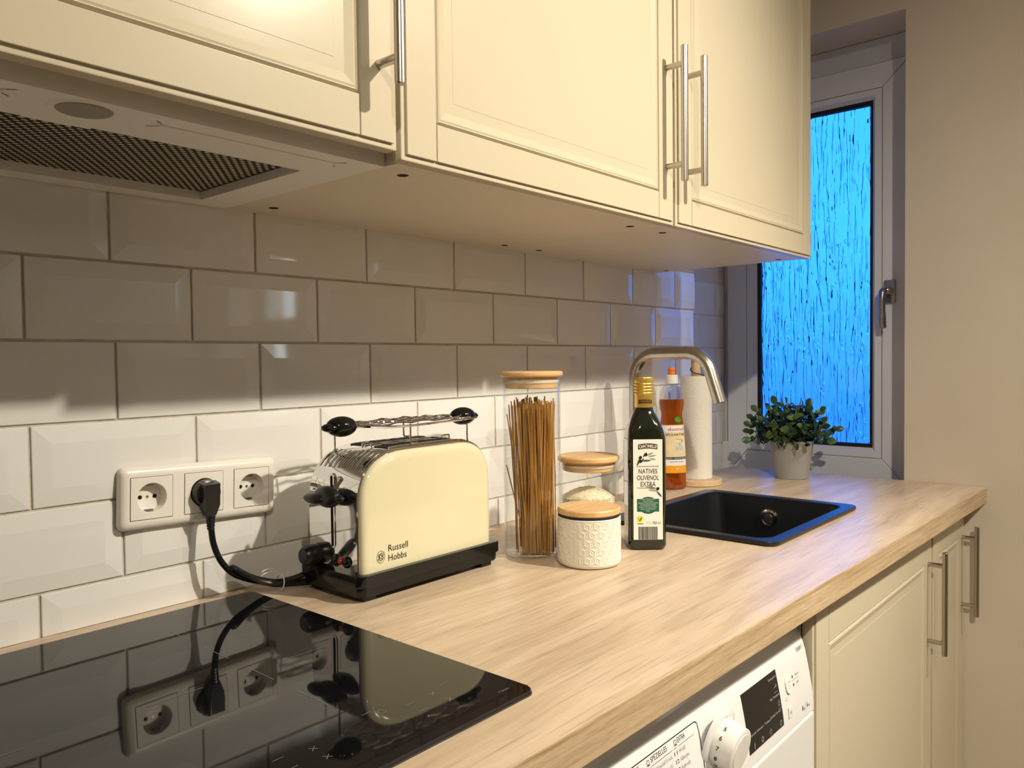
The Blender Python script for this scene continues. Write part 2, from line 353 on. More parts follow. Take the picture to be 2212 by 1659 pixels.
def text(name,s,h,o,X,Y,m,parent,width=None,align='CENTER',eps=.0003,slant=0,arc=None,bold=0):
    """flat lettering: o is the baseline point, X/Y unit vectors, h the cap height"""
    cu=bpy.data.curves.new(name,'FONT'); cu.body=s; cu.size=1; cu.align_x=align; cu.resolution_u=3; cu.offset=bold
    t=bpy.data.objects.new(name,cu); COL.objects.link(t)
    dg=bpy.context.evaluated_depsgraph_get(); dg.update()
    me=bpy.data.meshes.new_from_object(t.evaluated_get(dg)); bpy.data.objects.remove(t); bpy.data.curves.remove(cu)
    k=h/.70
    xs=[v.co.x for v in me.vertices]
    kx=k if width is None else width/max(1e-6,(max(xs)-min(xs)))
    X=Vector(X).normalized();Y=Vector(Y).normalized();N=X.cross(Y).normalized();o=Vector(o)-org(parent)
    for v in me.vertices:
        a,b=v.co.x*kx+slant*v.co.y*k,v.co.y*k
        if arc:
            th=a/arc; rr=b
            v.co=o+X*(math.sin(th)*(arc+rr))+Y*(math.cos(th)*(arc+rr)-arc)+N*eps
        else: v.co=o+X*a+Y*b+N*eps
    me.name=name; me.materials.append(m)
    ob=bpy.data.objects.new(name,me); COL.objects.link(ob); ob.parent=parent; ORG[ob.name]=org(parent)
    return ob
EX,EY,EZ=Vector((1,0,0)),Vector((0,1,0)),Vector((0,0,1))
# ------------------------------------------------------------------ structure
FL=-Z0; CE=2.545-Z0
def struct(name,bm,m,label,parent=None):
    return obj(name,bm,m,parent,smooth=False,label=label,kind='structure')
struct('floor',box(nb(),-1.7,1.776,-3.0,0.0,FL-.05,FL),M_floor,'brown board floor of the kitchen')
struct('ceiling',box(nb(),-1.7,1.926,-3.0,.1,CE,CE+.05),M_ceil,'white kitchen ceiling')
XJ=1.536; XR=1.776; XW=1.926; YN=.10; NB=-.471; NT=.853; NBOT=-.47
wb=struct('wall_back',box(nb(),-1.7,XJ,.0025,YN+.1,FL,CE),M_grout,'wall behind the worktop with white bevelled tiles')
wn=struct('wall_niche',box(nb(),XJ,2.12,YN,YN+.1,FL,CE),M_wall,'side wall of the window niche, tiled up to cabinet height')
b=nb()
W2=(-2.92,-2.30,.16,1.0)
box(b,XR,2.12,W2[1],NB,FL,CE); box(b,XR,2.12,-3.0,W2[0],FL,CE); box(b,XR,2.12,W2[0],W2[1],FL,W2[2]); box(b,XR,2.12,W2[0],W2[1],W2[3],CE)
box(b,XR,2.12,NB,YN,NT,CE); box(b,XR,2.12,NB,YN,FL,NBOT)
struct('wall_right',b,M_wall,'warm beige painted wall with the window niche')
struct('wall_left',box(nb(),-1.8,-1.7,-3.0,.0,FL,CE),M_wall,'painted wall at the far end behind the camera')
struct('wall_front',box(nb(),-1.7,XR,-3.1,-3.0,FL,CE),M_wall,'painted wall opposite the worktop')
# tiles ------------------------------------------------------------
PXT,PZT=.204,.1006792
G=.0034
tile_cache={}
def tile_mesh(wd,ht,cut=(0,0,0,0)):
    key=(round(wd,4),round(ht,4),cut)
    if key in tile_cache: return tile_cache[key]
    bm=nb(); bv=.0215; dp=.0020
    l,r,bt,tp=[0 if c else bv for c in cut]
    o=[(0,0),(wd,0),(wd,ht),(0,ht)]; i=[(l,bt),(wd-r,bt),(wd-r,ht-tp),(l,ht-tp)]
    sm=.0008
    ring=lambda pts,y:[bm.verts.new((a,y,c)) for a,c in pts]
    inset=lambda k:[(k,k),(wd-k,k),(wd-k,ht-k),(k,ht-k)]
    rs=[ring(o,.004),ring(o,sm),ring(inset(sm),0)]
    yi=-dp
    rs.append(ring([(max(a,sm*1.5) if a<wd/2 else min(a,wd-sm*1.5),max(c,sm*1.5) if c<ht/2 else min(c,ht-sm*1.5)) for a,c in i],yi))
    for a,c in zip(rs,rs[1:]):
        for k in range(4): bm.faces.new((a[k],a[(k+1)%4],c[(k+1)%4],c[k]))
    bm.faces.new(rs[-1])
    bmesh.ops.recalc_face_normals(bm,faces=bm.faces)
    me=bpy.data.meshes.new('tile'); bm.to_mesh(me); bm.free(); me.materials.append(M_tile)
    tile_cache[key]=me; return me
def put_tile(x0,x1,z0,z1,y,parent,cut=(0,0,0,0)):
    me=tile_mesh(x1-x0,z1-z0,cut)
    o=bpy.data.objects.new('tile',me); COL.objects.link(o); o.parent=parent
    t=Vector((x0,y,z0))-org(parent)
    o.location=t
    o.rotation_euler=(random.uniform(-.004,.004),0,random.uniform(-.004,.004))
offs=[0,.00375,.00417,.00566,.00745,.01117]
for row in range(6):
    ztop=PZT*(2-row)-G/2; zbot=max(PZT*(1-row)+G/2,ZC-.0005)
    cz=(0,0,1 if row==5 else 0,0)
    k0=-4 if row%2==0 else -4.5
    k=k0
    while True:
        a=k*PXT+offs[row]; x0=a+G/2; x1=a+PXT-G/2
        if x0>XJ-.008: break
        cut=list(cz)
        if x1>XJ-.001: x1=XJ-.001; cut[1]=1
        put_tile(x0,x1,zbot,ztop,0,wb,tuple(cut)); k+=1
for row in range(6):
    ztop=PZT*(2-row)-.0015; zbot=PZT*(1-row)+.0015
    j=1.868 if row%2==0 else 1.763
    put_tile(max(XJ+.001,j-PXT+.002),j-.0012,zbot,ztop,YN-.0015,wn,(0,0,0,0))
    put_tile(j+.0012,1.919,zbot,ztop,YN-.0015,wn,(0,1,0,0))
    if j-PXT>XJ+.02: put_tile(XJ+.001,j-PXT-.0012,zbot,ztop,YN-.0015,wn,(1,0,0,0))
# window ------------------------------------------------------------
def ring_frame(x0,x1,o,i,bev=.002):
    """picture-frame solid in the y-z plane: o/i=(y0,y1,z0,z1), from x0 to x1, mitred"""
    bm=nb()
    O=[(o[0],o[2]),(o[1],o[2]),(o[1],o[3]),(o[0],o[3])]; I=[(i[0],i[2]),(i[1],i[2]),(i[1],i[3]),(i[0],i[3])]
    for k in range(4):
        a,b_,c,d=O[k],O[(k+1)%4],I[(k+1)%4],I[k]
        poly_prism(bm,[(x0,*q) for q in(a,b_,c,d)],[(x1,*q) for q in(a,b_,c,d)],bev=bev)
    return bm
wi=thing('window_1','tall white plastic window with rain textured glass in the niche, sky blue put into its tint',None,(XW,-.18,NBOT),kind='structure')
FO=(-.50,.0995,NBOT+.001,NT-.001)
obj('window_frame',ring_frame(XW,XW+.055,FO,(-.45,.062,-.40,.785)),M_pvc,wi)
SO=(-.448,.081,-.398,.779); SI=(-.3785,.0175,-.319,.711)
sa=obj('sash',ring_frame(XW-.019,XW+.05,SO,SI,bev=.004),M_pvc,wi)
b=nb()
BI=(-.359,-.002,-.300,.6925); GI=(-.349,-.013,-.290,.683)
# glazing bead: flat face, then a slope down to the glass
def slope_ring(bm,x0,o,x1,i):
    O=[(o[0],o[2]),(o[1],o[2]),(o[1],o[3]),(o[0],o[3])]; I=[(i[0],i[2]),(i[1],i[2]),(i[1],i[3]),(i[0],i[3])]
    for k in range(4):
        bm.faces.new([bm.verts.new(q) for q in((x0,*O[k]),(x0,*O[(k+1)%4]),(x1,*I[(k+1)%4]),(x1,*I[k]))])
slope_ring(b,XW-.0175,(SI[0]+.0012,SI[1]-.0012,SI[2]+.0012,SI[3]-.0012),XW-.0175,BI); slope_ring(b,XW-.0175,BI,XW-.002,GI)
slope_ring(b,XW-.0175,(SI[0]+.0012,SI[1]-.0012,SI[2]+.0012,SI[3]-.0012),XW+.01,(SI[0]+.0012,SI[1]-.0012,SI[2]+.0012,SI[3]-.0012))
obj('glazing_bead',b,M_pvc,wi,smooth=False)
obj('gasket',ring_frame(XW-.004,XW+.012,(-.3785,.0175,-.319,.711),(-.343,-.0235,-.281,.672),bev=0),M_gasket,wi)
pn=obj('pane',box(nb(),XW+.001,XW+.008,-.372,.011,-.313,.705),M_rain,wi,smooth=False)
pn.data.materials.append(M_skytint)                       # relief on the room side, sky's blue put into the outer face colour
for f in pn.data.polygons: f.material_index=0 if f.normal.x<-.9 else 1
hy=-.4005
h=obj('window_handle',box(nb(),XW-.030,XW-.0195,hy-.0145,hy+.0145,.1135,.1775,bev=.003),M_nickel,wi)
b=nb(); lathe(b,[(0,0),(.0115,0),(.0115,-.024),(.0100,-.027),(0,-.027)],(XW-.030,hy,.148),24,'x')
hp=[(XW-.048,hy,.148),(XW-.050,hy+.004,.149),(XW-.056,hy+.008,.146),(XW-.060,hy+.0095,.136),(XW-.061,hy+.0100,.115),(XW-.060,hy+.0095,.08),(XW-.057,hy+.0085,.045)]
tube(b,spline(hp,6),[.0105]*6+[.0100]*12+[.0095]*6+[.0088]*6+[.0092]*7,14)
obj('handle_lever',b,M_nickel,h)
obj('cover_strip',box(nb(),XW-.022,XW-.002,YN-.020,YN-.003,-.60,-.2965,bev=.001),M_pvc,wi)
w2=thing('window_2','plain white framed window in the beige wall behind the camera',None,(XR+.2,(W2[0]+W2[1])/2,W2[2]),kind='structure')
b=ring_frame(XR+.18,XR+.24,(W2[0],W2[1],W2[2],W2[3]),(W2[0]+.07,W2[1]-.07,W2[2]+.07,W2[3]-.07))
obj('window_frame',b,M_pvc,w2)
obj('pane',box(nb(),XR+.205,XR+.211,W2[0]+.06,W2[1]-.06,W2[2]+.06,W2[3]-.06),M_pane,w2,smooth=False)
# ------------------------------------------------------------------ worktop
wt=thing('worktop','long oak laminate worktop running from the hob to the window wall',"worktop",(.6,-.32,ZC-.038))
TH=.038; YL,YRt=-.6165,-.6545; XL0,XE=-.75,1.7745
def yfront(x): return -.625-.0175*(x-.0412)
sh=(.882,1.283,-.484,-.176)
b=nb()
def ringlayer(z):
    return [bm_v((XL0,yfront(XL0)),z),bm_v((XE,yfront(XE)),z),bm_v((XE,.0),z),bm_v((XL0,.0),z)],[bm_v((sh[0],sh[2]),z),bm_v((sh[1],sh[2]),z),bm_v((sh[1],sh[3]),z),bm_v((sh[0],sh[3]),z)]
def bm_v(p,z): return b.verts.new((p[0],p[1],z))
to,ti=ringlayer(ZC); bo,bi=ringlayer(ZC-TH)
for k in range(4):
    j=(k+1)%4
    b.faces.new((to[k],to[j],ti[j],ti[k])); b.faces.new((bo[k],bo[j],bi[j],bi[k])); b.faces.new((to[k],to[j],bo[j],bo[k])); b.faces.new((ti[k],ti[j],bi[j],bi[k]))
obj('board',b,M_top,wt,smooth=False)
b=nb()
y0,y1=yfront(XL0),yfront(XE)
pr=[(0,ZC),(-.0012,ZC-.0004),(-.0016,ZC-.0018),(-.0016,ZC-TH+.001),(-.0006,ZC-TH),(0,ZC-TH)]
poly_prism(b,[(XL0,y0+a,z) for a,z in pr],[(XE,y1+a,z) for a,z in pr])
obj('edge_band',b,M_edge,wt,smooth=False)
# ------------------------------------------------------------------ hob
HX0,HX1,HY0,HY1=-.428,.1625,-.553,-.0405
hb=thing('induction_hob','black glass induction hob set on the worktop beside the toaster','hob',((HX0+HX1)/2,(HY0+HY1)/2,ZC))
p2=rrect(HX0,HX1,HY0,HY1,.009,5)
b=nb(); poly_prism(b,[(x,y,ZC+.0004) for x,y in p2],[(x,y,ZC+.0052) for x,y in p2],bev=.0012,seg=2)
obj('glass_plate',b,M_hob,hb)
b=nb(); q2=rrect(HX0-.0008,HX1+.0008,HY0-.0008,HY1+.0008,.0095,5); poly_prism(b,[(x,y,ZC+.0001) for x,y in q2],[(x,y,ZC+.0018) for x,y in q2]); obj('edge_trim',b,M_hobedge,hb)
o0=(0,0,ZC+.0054)
def mark(*fs):
    b=nb()
    for f in fs: f(b)
    obj('zone_marking',b,M_mark,hb,smooth=False)
def ln(p,q,wd=.0007): return lambda b:flat_line(b,o0,EX,EY,p,q,wd)
for ya,yb in((-.115,-.165),(-.185,-.250),(-.2875,-.337),(-.378,-.429)): mark(ln((.0111,ya),(.0111,yb)))
for xa,xb in((-.10,-.045),(.045,.105),(-.32,-.20)): mark(ln((xa,-.30),(xb,-.30)))
for cx,cy in((-.0464,-.4876),(-.0465,-.5075),(.0899,-.486),(.0917,-.5075),(-.19,-.4876)): mark(ln((cx-.003,cy-.003),(cx+.003,cy+.003)),ln((cx-.003,cy+.003),(cx+.003,cy-.003)))
for xa,ya in((-.075,-.480),(-.075,-.501),(.062,-.486),(.062,-.505),(.112,-.478),(.022,-.47)): mark(ln((xa-.005,ya),(xa+.005,ya)))
mark(lambda b:ring_flat(b,o0,EX,EY,(.034,-.478),.0034,.0005))
text('print','+ boost',.0032,(.139,-.5345,ZC+.0054),EX,EY,M_mark,hb,eps=0)
# ------------------------------------------------------------------ wall cabinets
def door_parts(cab,x0,x1,z0,z1,yf,handle_x,hz0,hz1,stems,sl=.050,sr=.050,rail=.048):
    """cream framed door: slab, stiles, rails, sloped moulding, raised panel, bar handle"""
    d=obj('door',box(nb(),x0,x1,yf+.0035,yf+.020,z0,z1,bev=.0022,seg=2),M_cream,cab)
    e_=.0065
    for s,(a,c) in enumerate(((x0+e_,x0+sl),(x1-sr,x1-e_))):
        obj('stile',box(nb(),a,c,yf,yf+.0045,z0+e_,z1-e_,bev=.0011,seg=2),M_cream,d)
    xa,xb=x0+sl+.0012,x1-sr-.0012
    for a,c in((z0+e_,z0+rail),(z1-rail,z1-e_)):
        obj('rail',box(nb(),xa,xb,yf,yf+.0045,a,c,bev=.0011,seg=2),M_cream,d)
    za,zb=z0+rail+.0012,z1-rail-.0012
    mw=.0265; bm=nb()
    O=[(xa,za),(xb,za),(xb,zb),(xa,zb)]
    steps=[(0,.0030),(.0022,.0004),(.0040,.0020),(.0060,.0012),(mw-.0006,.0058),(mw,.0105),(mw+.0010,.0105),(mw+.0012,.0040),(mw+.0024,.0032)]
    prev=None
    for ins,dy in steps:
        ring=[bm.verts.new((x,yf+dy,z)) for x,z in((xa+ins,za+ins),(xb-ins,za+ins),(xb-ins,zb-ins),(xa+ins,zb-ins))]
        if prev:
            for k in range(4): bm.faces.new((prev[k],prev[(k+1)%4],ring[(k+1)%4],ring[k]))
        prev=ring
    bm.faces.new(prev)
    obj('panel',bm,M_cream,d,smooth=False)
    bm=nb(); yb_=yf-.033
    lathe(bm,[(0,hz0),(.0050,hz0),(.0058,hz0+.0008),(.0058,hz1-.0008),(.0050,hz1),(0,hz1)],(handle_x,yb_,0),24)
    for s in stems: lathe(bm,[(0,0),(.0048,0),(.0048,-.030),(0,-.030)],(handle_x,yf,s),16,'y')
    obj('handle',bm,M_steel,d,label='brushed steel bar handle')
    return d
CT=.96
UY=-.370
c1=thing('wall_cabinet','cream wall cabinet above the extractor hood',"cabinet",(-.15,-.19,.195),group='cream wall cabinets')
b=nb(); box(b,-.455,.1560,UY,-.001,.215,CT); box(b,-.455,-.437,UY,-.001,.195,.22); obj('carcass',b,M_cream_in,c1,smooth=False)
door_parts(c1,-.452,.1425,.1945,CT-.003,-.39,.1165,.2505,.4625,(.2785,.4385),sl=.05,sr=.0505)
c2=thing('wall_cabinet','cream wall cabinet in the middle, between hood cabinet and end cabinet',"cabinet",(.45,-.19,.187),group='cream wall cabinets')
obj('carcass',box(nb(),.1585,.7375,UY,-.001,.188,CT),M_cream_in,c2,smooth=False)
door_parts(c2,.1480,.7345,.1868,CT-.003,-.39,.7065,.2500,.4620,(.2770,.4340))
c3=thing('wall_cabinet','cream wall cabinet at the end next to the window',"cabinet",(1.04,-.19,.187),group='cream wall cabinets')
obj('carcass',box(nb(),.7385,1.3430,UY,-.001,.188,CT),M_cream_in,c3,smooth=False)
door_parts(c3,.7410,1.3450,.1868,CT-.003,-.39,.7725,.2520,.4640,(.2790,.4370))
for cab,spots in((c2,((.2,-.3296),(.2033,-.0513),(.7061,-.0416),(.6941,-.3287))),(c3,((.8073,-.0435),(.7917,-.3329),(1.3216,-.0364),(1.307,-.330)))):
    for sx_,sy_ in spots:
        b=nb(); lathe(b,[(0,-.0004),(.0062,-.0004),(.0070,0),(.0070,.0004)],(sx_,sy_,.188),20); obj('screw_hole',b,M_blackmat,cab)
# ------------------------------------------------------------------ extractor hood
hd=thing('extractor_hood','grey built-in extractor hood with metal mesh filter under the wall cabinet',"hood",(-.14,-.18,.187))
hx0,hx1,hy0,hy1=-.435,.1565,-.349,-.003
fx0,fx1,fy0,fy1=-.39,.103,-.267,-.038
b=nb()
box(b,hx0,fx0,hy0,hy1,.187,.2145); box(b,fx1,hx1,hy0,hy1,.187,.2145); box(b,fx0,fx1,hy0,fy0,.187,.2145); box(b,fx0,fx1,fy1,hy1,.187,.2145)
obj('panel',b,M_hoodp,hd,smooth=False)
fl=obj('filter',box(nb(),fx0,fx1,fy0,fy1,.1975,.2140),M_filterdark,hd,smooth=False)
b=nb(); cw,ch=.0100,.0066; nx=int((fx1-fx0)/cw); ny=int((fy1-fy0)/ch)
for j in range(ny):
    for i in range(nx):
        cx=fx0+cw*(i+.5+(.5 if j%2 else 0)); cy=fy0+ch*(j+.5)
        if cx+cw*.45>fx1: continue
        if -.190<cx<-.115 and cy<-.232: continue
        pts=[(-.34,0,0),(-.15,-.19,.0002),(.15,-.19,.0002),(.34,0,0),(.15,.17,-.0002),(-.15,.17,-.0002)]
        b.faces.new([b.verts.new((cx+a*cw,cy+c*ch,.1962+z)) for a,c,z in pts])
obj('mesh',b,M_filter,fl,smooth=False,kind='stuff')
b=nb(); box(b,-.190,-.112,fy0+.001,-.238,.1935,.1972,bev=.0008); box(b,-.172,-.130,-.262,-.243,.1915,.194,bev=.0008); obj('latch',b,M_hoodp,fl)
b=nb(); lathe(b,[(.0225,-.0008),(.0275,-.0012),(.0290,0),(.0290,.001)],(-.146,-.318,.187),36); obj('lamp_ring',b,M_hoodp,hd)
b=nb(); lathe(b,[(0,.0006),(.0215,.0006),(.0222,.0012),(.0225,.003)],(-.146,-.318,.185),36); obj('lamp_cover',b,mat('lamp_cover',(.30,.275,.22),.5),hd)
for xa,xb in((-.0916,.1173),(-.42,-.200)):
    b=nb(); box(b,xa+.008,xb-.008,-.3245,-.3175,.1858,.1872,bev=.0006)
    for xe,s in((xa,1),(xb,-1)):
        poly_prism(b,[(xe,-.333,.1866),(xe+s*.011,-.3245,.1866),(xe+s*.011,-.3225,.1866),(xe+s*.002,-.333,.1866)],[(xe,-.333,.187),(xe+s*.011,-.3245,.187),(xe+s*.011,-.3225,.187),(xe+s*.002,-.333,.187)])
        poly_prism(b,[(xe,-.311,.1866),(xe+s*.011,-.3175,.1866),(xe+s*.011,-.3195,.1866),(xe+s*.002,-.311,.1866)],[(xe,-.311,.187),(xe+s*.011,-.3175,.187),(xe+s*.011,-.3195,.187),(xe+s*.002,-.311,.187)])
    obj('pressed_groove',b,M_hoodp,hd)
# ------------------------------------------------------------------ base cabinets
BY=-.61
for x0,x1,hx,lab in((.7545,1.4525,1.418,'wider cream base cabinet under the sink beside the washing machine'),(1.4575,1.7735,1.742,'narrow cream base cabinet in the corner by the beige wall')):
    cb=thing('base_cabinet',lab,"cabinet",((x0+x1)/2,-.30,FL),group='cream base cabinets')
    b=nb()
    if x0<1:
        box(b,x0,x0+.018,BY+.022,-.05,FL+.1,ZC-TH-.0005); box(b,x1-.018,x1,BY+.022,-.05,FL+.1,ZC-TH-.0005); box(b,x0+.018,x1-.018,BY+.022,-.05,FL+.1,FL+.118); box(b,x0+.018,x1-.018,-.068,-.05,FL+.118,ZC-TH-.0005)
    else: box(b,x0,x1,BY+.022,-.05,FL+.1,ZC-TH-.0005)
    obj('carcass',b,M_cream_in,cb,smooth=False)
    box_=box(nb(),x0,x1,BY+.06,BY+.075,FL,FL+.1); obj('plinth',box_,M_cream,cb,smooth=False)
    door_parts(cb,x0-.001,x1+.001,FL+.11,-.4010,BY,hx,-.668,-.448,(-.477,-.6425),sl=.060,sr=.058,rail=.075)
# ------------------------------------------------------------------ washing machine
wm=thing('washing_machine','white washing machine with dial and black display under the worktop',"washing machine",(.447,-.30,FL))
wx0,wx1=.1470,.7470
obj('body',box(nb(),wx0,wx1,-.585,-.06,FL+.01,-.422,bev=.004),M_enamel,wm)
PROF=[(-.560,-.4285),(-.578,-.432),(-.5855,-.438),(-.5900,-.447),(-.5945,-.458),(-.598,-.470),(-.604,-.500),(-.609,-.530),(-.611,-.556)]
def prof_pt(z):
    for (a,za),(c,zb) in zip(PROF,PROF[1:]):
        if zb<=z<=za:
            t=(z-za)/(zb-za); return a+(c-a)*t,Vector((0,a-c,za-zb)).normalized()
    return PROF[-1][0],EZ
b=nb(); pf=PROF+[(-.58,-.556),(-.56,-.5)]
poly_prism(b,[(wx0+.001,y,z) for y,z in pf],[(wx1-.001,y,z) for y,z in pf])
obj('control_panel',b,M_enamel,wm,ang=25)
b=nb(); box(b,wx0+.001,wx1-.001,-.6125,-.56,FL+.08,-.5585,bev=.004); obj('front',b,M_enamel,wm)
b=nb(); lathe(b,[(.135,-.002),(.185,-.014),(.195,-.012),(.2,0)],(.447,-.612,-.83),48,'y'); dr=obj('porthole',b,M_enamel,wm)
b=nb(); lathe(b,[(0,-.008),(.08,-.012),(.134,-.004)],(.447,-.612,-.83),48,'y'); obj('porthole_glass',b,M_blackgloss,dr)
def on_panel(x,z): y,t=prof_pt(z); return Vector((x,y,z)),t
def curved_patch(bm,xa,xb,za,zb,lift,fx=None,n=6):
    """strip that follows the panel curve; fx(z)-> (xa,xb)"""
    prev=None
    for i in range(n+1):
        z=za+(zb-za)*i/n; P,t=on_panel(0,z); N=EX.cross(t); P=P+N*lift; l_,r2=(xa,xb) if fx is None else fx(z)
        ring=[bm.verts.new((l_,P.y,P.z)),bm.verts.new((r2,P.y,P.z))]
        if prev: bm.faces.new((prev[0],prev[1],ring[1],ring[0]))
        prev=ring
b=nb()
def dispx(z):
    t=(z+.4655)/(-.5405+.4655); kx=.524
    d=math.hypot(0,0)
    dz=(z+.493)/.034
    if abs(dz)<1: pass
    l_=.524
    return l_,.6350
curved_patch(b,0,0,-.4655,-.5405,.0004,dispx,10); disp=obj('display',b,M_blackgloss,wm)
def ptext(s,h,x,z,m,parent=wm,width=None,align='CENTER',lift=.00025,name='print'):
    P,t=on_panel(x,z); return text(name,s,h,P,EX,t,m,parent,width,align,eps=lift)
for s,x,z,wd in(('Tastensperre',.619,-.4745,.026),('Nur Trocknen',.617,-.4985,.030),('Startzeit Vorwahl',.612,-.5195,.034),('Trocknen',.585,-.5205,.019),('Schleudern',.561,-.5205,.021),('Temperatur',.538,-.5205,.021)): ptext(s,.0034,x,z,M_inkwhite,width=wd,lift=.0007)
b=nb()
for x,z,k in((.623,-.4855,'key'),(.627,-.5085,'sun'),(.6245,-.5335,'ring'),(.590,-.5335,'sun'),(.5635,-.5335,'ring'),(.539,-.5335,'bar')):
    P,t=on_panel(x,z)
    if k=='key': ring_flat(b,P,EX,t,(.003,.001),.0014,.0005,14,.001); flat_line(b,P,EX,t,(-.004,-.001),(.002,.001),.0007,.001)
    if k in('sun','ring'): ring_flat(b,P,EX,t,(0,0),.0022,.0005,16,.001)
    if k=='sun':
        for i in range(8): a=2*PI*i/8; flat_line(b,P,EX,t,(.0033*math.cos(a),.0033*math.sin(a)),(.0047*math.cos(a),.0047*math.sin(a)),.0005,.001)
    if k=='ring': ring_flat(b,P,EX,t,(0,0),.0034,.0004,16,.001)
    if k=='bar': flat_line(b,P,EX,t,(0,-.004),(0,.004),.0016,.001)
    flat_line(b,P,EX,t,(-.006,-.007),(.006,-.007),.0003,.001)
obj('print',b,M_inkwhite,wm,smooth=False)
kd=nb(); kc=(.4475,-.6045,-.4930)
tilt=Matrix.Rotation(R(10),4,'X')
lathe(kd,[(.040,.0015),(.0395,-.0015),(.036,-.0035),(.0325,-.004)],(0,0,0),48,'y'); bmesh.ops.transform(kd,matrix=Matrix.Translation(kc)@tilt,verts=kd.verts); obj('dial_ring',kd,M_enamel,wm)
kd=nb(); lathe(kd,[(.0300,.0015),(.0300,-.004),(.0285,-.021),(.0270,-.0285),(.0262,-.0290),(.0215,-.0296),(.0212,-.0302),(0,-.0306)],(0,0,0),48,'y'); bmesh.ops.transform(kd,matrix=Matrix.Translation(kc)@tilt,verts=kd.verts); kn=obj('dial',kd,M_white,wm,ang=28)
for i,s in enumerate(('5','6','7','8','9','10','11','12')):
    a=R(118+24*i); rad=.0296
    o_=Matrix.Translation(kc)@tilt
    P=o_@Vector((rad*math.cos(a),-.0115,rad*math.sin(a))); N=(o_.to_3x3()@Vector((math.cos(a),-.09,math.sin(a)))).normalized()
    ax=(o_.to_3x3()@Vector((0,-1,0)))
    Xd=ax-N*ax.dot(N); Xd.normalize(); Yd=N.cross(Xd)
    text('print',s,.0052,P-Yd*.0026,Xd,Yd,M_ink,kn,eps=.0004,bold=.012)
b=nb(); P,t=on_panel(.6655,-.496); N=EX.cross(t)
ob=rrect(-.0095,.0095,-.012,.012,.0094,6)
poly_prism(b,[P+EX*a+t*c for a,c in ob],[P+EX*a+t*c+N*.0022 for a,c in ob],bev=.0007); obj('button',b,M_white,wm)
b=nb(); P,t=on_panel(.6600,-.531); N=EX.cross(t); ob=rrect(-.0070,.0070,-.0075,.0075,.0012,3)
poly_prism(b,[P+EX*a+t*c for a,c in ob],[P+EX*a+t*c+N*.0015 for a,c in ob],bev=.0005); obj('button',b,M_white,wm)
ptext('K|',.005,.660,-.5335,M_inkgrey,lift=.0019)
b=nb(); P,t=on_panel(.6655,-.496); L=[(-.004,.004),(-.002,.005),(0,.0035),(.002,.005),(.004,.004),(.0035,0),(.0025,0),(.0025,-.005),(-.0025,-.005),(-.0025,0),(-.0035,0),(-.004,.004)]
for p_,q_ in zip(L,L[1:]): flat_line(b,P,EX,t,p_,q_,.0005,.0026)
obj('print',b,M_inkgrey,wm,smooth=False); b=nb()
P,t=on_panel(.6545,-.5125); ring_flat(b,P,EX,t,(0,0),.0022,.0005,14,.0003); flat_line(b,P,EX,t,(-.006,0),(-.002,0),.0005,.0003)
obj('print',b,M_inkgrey,wm,smooth=False)
b=nb(); P,t=on_panel(.690,-.4955)
flat_line(b,P,EX,t,(-.010,0),(.017,0),.0004,.0003); disc_flat(b,P,EX,t,(-.0055,.005),.0016,.0022,10,.0003); disc_flat(b,P,EX,t,(-.0055,-.006),.0016,.0022,10,.0003); obj('print',b,M_ink,wm,smooth=False)
ptext('Intensiv',.0042,.701,-.4925,M_inkgrey,width=.014); ptext('Soft',.0046,.699,-.5035,M_inkgrey,width=.009)
ptext('STEAM',.0060,.7235,-.4655,M_ink,width=.017)
b=nb(); P,t=on_panel(.7375,-.4615); ring_flat(b,P,EX,t,(0,0),.0022,.0004,16,.0003); ring_flat(b,P,EX,t,(0,0),.0036,.0003,16,.0003); obj('print',b,M_inkgrey,wm,smooth=False)
ptext('8',.0070,.7045,-.5450,M_ink); ptext('kg',.0035,.7100,-.5450,M_ink); ptext('6',.0070,.7225,-.5450,M_ink); ptext('kg',.0035,.7280,-.5450,M_ink)
b=nb(); P,t=on_panel(.7155,-.5415); flat_line(b,P,EX,t,(0,-.005),(0,.007),.0004,.0003); obj('print',b,M_ink,wm,smooth=False)
# detergent drawer front with programme list
b=nb()
DX1=.4095; DZ1=-.4575; DX0=.185
for xa,xb,za,zb in((DX1-.0006,DX1+.0006,-.463,-.5555),):
    curved_patch(b,xa,xb,za,zb,.0006,None,10)
P,t=on_panel(0,DZ1); flat_line(b,P,EX,t,(DX0,0),(DX1-.006,0),.0011,.0007)
pts=[]
for i in range(6):
    a=R(90-90*i/5); pts.append((DX1-.006+.006*math.cos(a),-.006+.006*math.sin(a)))
for p_,q_ in zip(pts,pts[1:]): flat_line(b,P,EX,t,p_,q_,.0011,.0007)
obj('drawer_gap',b,M_ink,wm,smooth=False)
for s,x,z,wd in(('EXTRA',.3705,-.4655,.017),('SPEZIELLES',.3215,-.4655,.034),('SCHNELLES',.266,-.4655,.030)): ptext(s,.0056,x,z,M_ink,width=wd)
b=nb()
P,t=on_panel(0,-.4685)
for xa,xb in((.3505,.3575),(.3600,.3980),(.292,.300),(.302,.3475),(.235,.288)): flat_line(b,P,EX,t,(xa,0),(xb,0),.0004,.0008)
for x in(.3565,.2985): ring_flat(b,P,EX,t,(x,.0055),.0022,.0006,10,.0008); flat_line(b,P,EX,t,(x-.003,.0025),(x+.003,.0025),.0006,.0008)
obj('print',b,M_ink,wm,smooth=False)
